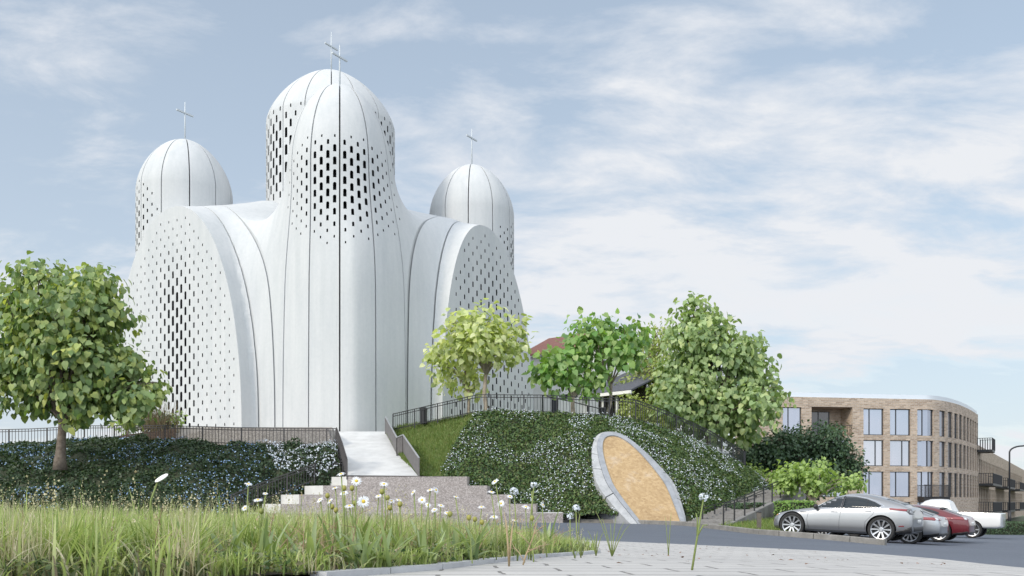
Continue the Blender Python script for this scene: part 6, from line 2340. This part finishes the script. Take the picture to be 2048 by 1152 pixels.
def coupe_build(root, patch, line, L, W, hit):
    body_mat = root.children[0].data.materials[0]
    g = CARGLASS
    for sg in (1, -1):
        w1 = [(.338, .985), (.395, 1.16), (.450, 1.295), (.515, 1.345), (.508, 1.0)]
        w2 = [(.522, 1.0), (.528, 1.348), (.60, 1.345), (.675, 1.295), (.735, 1.215), (.785, 1.11), (.77, 1.065), (.66, 1.02)]
        patch('side_window', w1, g, sg=sg); patch('side_window', w2, g, sg=sg)
        line('window_trim', [(.325, .985), (.388, 1.185), (.445, 1.32), (.52, 1.375), (.60, 1.372), (.68, 1.32), (.745, 1.235), (.805, 1.10)], CHROME, sg=sg, rad=.011)
        line('window_trim', [(.325, .97), (.52, .988), (.66, 1.005), (.78, 1.05), (.805, 1.10)], CHROME, sg=sg, rad=.009)
        line('window_pillar', [(.515, 1.0), (.521, 1.35)], CLAD, sg=sg, rad=.022)
        line('window_pillar', [(.685, 1.02), (.692, 1.27)], CLAD, sg=sg, rad=.012)
        line('door_seam', [(.285, .86), (.275, .6), (.29, .33)], CLAD, sg=sg, rad=.004)
        line('door_seam', [(.515, .98), (.505, .6), (.505, .33)], CLAD, sg=sg, rad=.004)
        line('door_seam', [(.745, 1.02), (.735, .85), (.685, .62), (.68, .36)], CLAD, sg=sg, rad=.004)
        patch('sill', [(.26, .225), (.26, .30), (.69, .30), (.69, .225)], CLAD, sg=sg, off=.01)
        patch('rear_bumper_skirt', [(.885, .30), (.88, .36), (.93, .40), (.985, .52), (.99, .34), (.96, .31)], CLAD, sg=sg, off=.008, res=.04)
        patch('tail_lamp', [(.83, 1.0), (.845, 1.045), (.90, 1.04), (.955, 1.03), (.95, .965), (.90, .98)], REDL, sg=sg, off=.009, res=.035)
        patch('lamp_cluster', [(.955, 1.03), (.985, 1.02), (.992, .88), (.970, .88), (.95, .965)], DARKL, sg=sg, off=.010, res=.03)
        patch('reflector', [(.905, .50), (.905, .53), (.94, .54), (.94, .505)], REDL, sg=sg, off=.008, res=.03)
        patch('headlamp', [(.012, .70), (.02, .78), (.065, .80), (.06, .72)], CLEARL, sg=sg, off=.006, res=.03)
        patch('indicator', [(.018, .665), (.018, .70), (.05, .72), (.05, .69)], AMBER, sg=sg, off=.008, res=.03)
        patch('side_vent', [(.225, .80), (.225, .83), (.275, .835), (.272, .815)], CLAD, sg=sg, off=.006, res=.03)
    handle(root, hit, L, .468, .885, CHROME); handle(root, hit, L, .70, .945, CHROME)
    mirror(root, hit, L, .345, .95, CLAD)
    patch('windscreen', [(.335, -.52), (.335, .52), (.445, .46), (.445, -.46)], g, 'top')
    patch('rear_window', [(.80, -.46), (.80, .46), (.925, .50), (.925, -.50)], g, 'top')
    patch('bumper_insert', [(-.66, .30), (-.72, .50), (.72, .50), (.66, .30)], CLAD, 'rear', off=.008)
    patch('number_plate', [(-.26, .60), (-.26, .72), (.26, .72), (.26, .60)], WHITEP, 'rear', off=.009)
    patch('grille', [(-.5, .40), (-.55, .66), (.55, .66), (.5, .40)], CLAD, 'front', off=.006)


def hatch_build(zk=1.0):
    def f(root, patch0, line0, L, W, hit):
        g = CARGLASS
        def sc(pl, how): return [(u, v * zk) for u, v in pl] if how != 'top' else pl
        def patch(n_, pl, m_, how='side', **kw): return patch0(n_, sc(pl, how), m_, how, **kw)
        def line(n_, pl, m_, how='side', **kw): return line0(n_, sc(pl, how), m_, how, **kw)
        for sg in (1, -1):
            patch('side_window', [(.34, .99), (.41, 1.18), (.47, 1.30), (.53, 1.335), (.53, 1.0)], g, sg=sg)
            patch('side_window', [(.545, 1.0), (.545, 1.335), (.64, 1.31), (.715, 1.24), (.775, 1.15), (.785, 1.08), (.69, 1.02)], g, sg=sg)
            line('door_seam', [(.515, .98), (.505, .6), (.505, .33)], CLAD, sg=sg, rad=.004)
            line('door_seam', [(.745, 1.02), (.735, .85), (.685, .62), (.68, .36)], CLAD, sg=sg, rad=.004)
            patch('sill', [(.26, .225), (.26, .29), (.69, .29), (.69, .225)], CLAD, sg=sg, off=.01)
            patch('tail_lamp', [(.86, .90), (.875, .985), (.945, .985), (.962, .93), (.955, .885)], REDL, sg=sg, off=.009, res=.03)
            patch('lamp_cluster', [(.948, .985), (.985, .975), (.99, .90), (.962, .90)], CLEARL, sg=sg, off=.009, res=.03)
            patch('rear_bumper_skirt', [(.885, .29), (.88, .36), (.93, .40), (.985, .46), (.99, .32), (.96, .30)], CLAD, sg=sg, off=.008, res=.04)
        handle(root, hit, L, .70, .93 * zk, CLAD); mirror(root, hit, L, .345, .95 * zk, CLAD)
        patch('windscreen', [(.335, -.5), (.335, .5), (.445, .44), (.445, -.44)], g, 'top')
        patch('rear_window', [(.80, -.44), (.80, .44), (.925, .48), (.925, -.48)], g, 'top')
        patch('spoiler', [(.775, -.5), (.775, .5), (.80, .5), (.80, -.5)], CLAD, 'top', off=.025)
        patch('tail_lamp', [(-.76, .89), (-.72, .97), (-.36, .96), (-.38, .90)], REDL, 'rear', off=.008)
        patch('tail_lamp', [(.76, .89), (.72, .97), (.36, .96), (.38, .90)], REDL, 'rear', off=.008)
        patch('number_plate', [(-.26, .70), (-.26, .81), (.26, .81), (.26, .70)], WHITEP, 'rear', off=.009)
        patch('bumper_insert', [(-.66, .29), (-.72, .44), (.72, .44), (.66, .29)], CLAD, 'rear', off=.008)
    return f


def red_build(root, patch, line, L, W, hit):
    hatch_build(.92)(root, patch, line, L, W, hit)


def pickup_build(root, patch, line, L, W, hit):
    g = CARGLASS
    for sg in (1, -1):
        patch('side_window', [(.30, 1.22), (.345, 1.45), (.385, 1.60), (.445, 1.66), (.445, 1.22)], g, sg=sg)
        patch('side_window', [(.46, 1.22), (.46, 1.66), (.535, 1.66), (.555, 1.58), (.56, 1.22)], g, sg=sg)
        line('door_seam', [(.452, 1.15), (.452, .5)], CLAD, sg=sg, rad=.005)
        line('door_seam', [(.575, 1.15), (.565, .5)], CLAD, sg=sg, rad=.005)
        patch('tail_lamp', [(.958, .80), (.958, 1.12), (.988, 1.12), (.988, .80)], REDL, sg=sg, off=.012, res=.04)
        patch('rear_bumper', [(.915, .48), (.905, .72), (.99, .72), (.99, .48)], CLAD, sg=sg, off=.02, res=.05)
        patch('sill', [(.30, .42), (.30, .50), (.62, .50), (.62, .42)], CLAD, sg=sg, off=.015)
    handle(root, hit, L, .43, 1.08, CLAD); handle(root, hit, L, .55, 1.08, CLAD); mirror(root, hit, L, .315, 1.2, CLAD)
    patch('windscreen', [(.285, -.6), (.285, .6), (.375, .54), (.375, -.54)], g, 'top')
    patch('rear_window', [(-.56, 1.30), (-.5, 1.62), (.5, 1.62), (.56, 1.30)], g, 'rear', off=.008)
    patch('bed_floor', [(.625, -.68), (.625, .68), (.975, .68), (.975, -.68)], CLAD, 'top', off=.004)
    patch('rear_bumper', [(-.82, .48), (-.82, .70), (.82, .70), (.82, .48)], CLAD, 'rear', off=.03)
    patch('tail_lamp', [(.74, .82), (.74, 1.1), (.86, 1.1), (.86, .82)], REDL, 'rear', off=.012)
    patch('number_plate', [(-.26, .76), (-.26, .87), (.26, .87), (.26, .76)], WHITEP, 'rear', off=.01)


#      s     zr    zs    zb    w    wr
COUPE = [(0, .60, .50, .30, .60, .46), (.02, .70, .62, .24, .76, .58), (.06, .80, .71, .22, .84, .66), (.13, .875, .80, .215, .895, .70), (.22, .94, .86, .21, .915, .72), (.305, .995, .90, .21, .92, .73),
         (.345, 1.09, .93, .21, .92, .69), (.40, 1.235, .95, .21, .92, .645), (.46, 1.365, .97, .21, .92, .60), (.53, 1.445, .985, .21, .92, .585), (.60, 1.47, .995, .21, .925, .585), (.68, 1.445, 1.01, .21, .93, .585),
         (.76, 1.385, 1.04, .22, .935, .60), (.84, 1.30, 1.07, .24, .93, .63), (.90, 1.215, 1.07, .26, .905, .66), (.95, 1.115, 1.05, .28, .87, .68), (.975, 1.085, 1.02, .30, .85, .68), (.988, 1.0, .92, .31, .82, .66), (1.0, .76, .66, .36, .76, .60)]
HATCH = [(0, .60, .50, .30, .60, .46), (.02, .70, .62, .24, .74, .58), (.06, .80, .71, .22, .82, .66), (.13, .875, .80, .215, .875, .70), (.22, .94, .86, .21, .89, .72), (.305, .995, .90, .21, .90, .73),
         (.345, 1.09, .93, .21, .90, .69), (.40, 1.235, .95, .21, .90, .645), (.46, 1.35, .97, .21, .90, .60), (.53, 1.405, .985, .21, .90, .585), (.60, 1.415, .99, .21, .905, .585), (.68, 1.39, 1.0, .21, .91, .585),
         (.76, 1.335, 1.01, .22, .91, .60), (.80, 1.29, 1.015, .22, .91, .60), (.88, 1.15, 1.01, .26, .885, .63), (.94, 1.04, .985, .28, .85, .66), (.972, 1.0, .95, .30, .82, .67), (.985, .90, .84, .31, .79, .66), (1.0, .68, .60, .36, .73, .60)]
PICK = [(0, .95, .80, .50, .70, .6), (.02, 1.05, .95, .46, .84, .70), (.06, 1.12, 1.02, .45, .90, .78), (.15, 1.17, 1.08, .45, .93, .80), (.255, 1.20, 1.12, .45, .935, .80), (.285, 1.27, 1.14, .45, .935, .76), (.33, 1.48, 1.16, .45, .935, .72),
        (.375, 1.68, 1.17, .45, .935, .68), (.42, 1.76, 1.18, .45, .935, .67), (.50, 1.78, 1.18, .45, .935, .67), (.555, 1.76, 1.18, .45, .935, .67), (.585, 1.68, 1.18, .45, .935, .68), (.603, 1.40, 1.18, .45, .935, .78), (.615, 1.225, 1.17, .45, .935, .87), (.63, 1.20, 1.165, .45, .935, .885),
        (.80, 1.195, 1.16, .45, .935, .885), (.96, 1.195, 1.16, .47, .935, .885), (.985, 1.19, 1.15, .50, .925, .87), (1.0, 1.16, 1.12, .55, .90, .85)]
HATCH = [(s, a * .92, b * .92, c * .95, w, r) for s, a, b, c, w, r in HATCH]
SILVER = paint('silver_paint', (.36, .365, .375), .85, .3)
SILVER2 = paint('silver_blue_paint', (.34, .35, .37), .85, .3)
RED = paint('red_paint', (.12, .008, .014), .2, .25)
WHITE = paint('white_paint', (.62, .62, .615), 0, .25)
HD = (-.82, .572)
hv = Vector(HD).normalized()


def from_rear_wheel(p, L, wheels): return (p[0] + hv.x * L * (wheels[1] - .5), p[1] + hv.y * L * (wheels[1] - .5))


make_car('parked_car', 'silver coupe-roofed car nearest the kerb with chrome window trim and large spoked wheels', 4.3, 1.84, COUPE, (.165, .79), SILVER, .395, 10, (10.56, 28.5), HD, coupe_build)
make_car('parked_car', 'silver hatchback mostly hidden, between the nearest silver car and the red one', 4.4, 1.82, HATCH, (.17, .79), SILVER2, .37, 10, from_rear_wheel((13.42, 30.0), 4.4, (.17, .79)), HD, hatch_build(.92))
make_car('parked_car', 'dark red fastback car parked between the silver hatchback and the white pickup', 4.7, 1.84, HATCH, (.17, .79), RED, .385, 10, from_rear_wheel((15.75, 32.9), 4.7, (.17, .79)), HD, red_build)
make_car('pickup_truck', 'white double-cab pickup truck with open bed, farthest right of the parked vehicles', 5.3, 1.88, PICK, (.17, .775), WHITE, .40, 6, from_rear_wheel((21.6, 42.0), 5.3, (.17, .775)), HD, pickup_build)
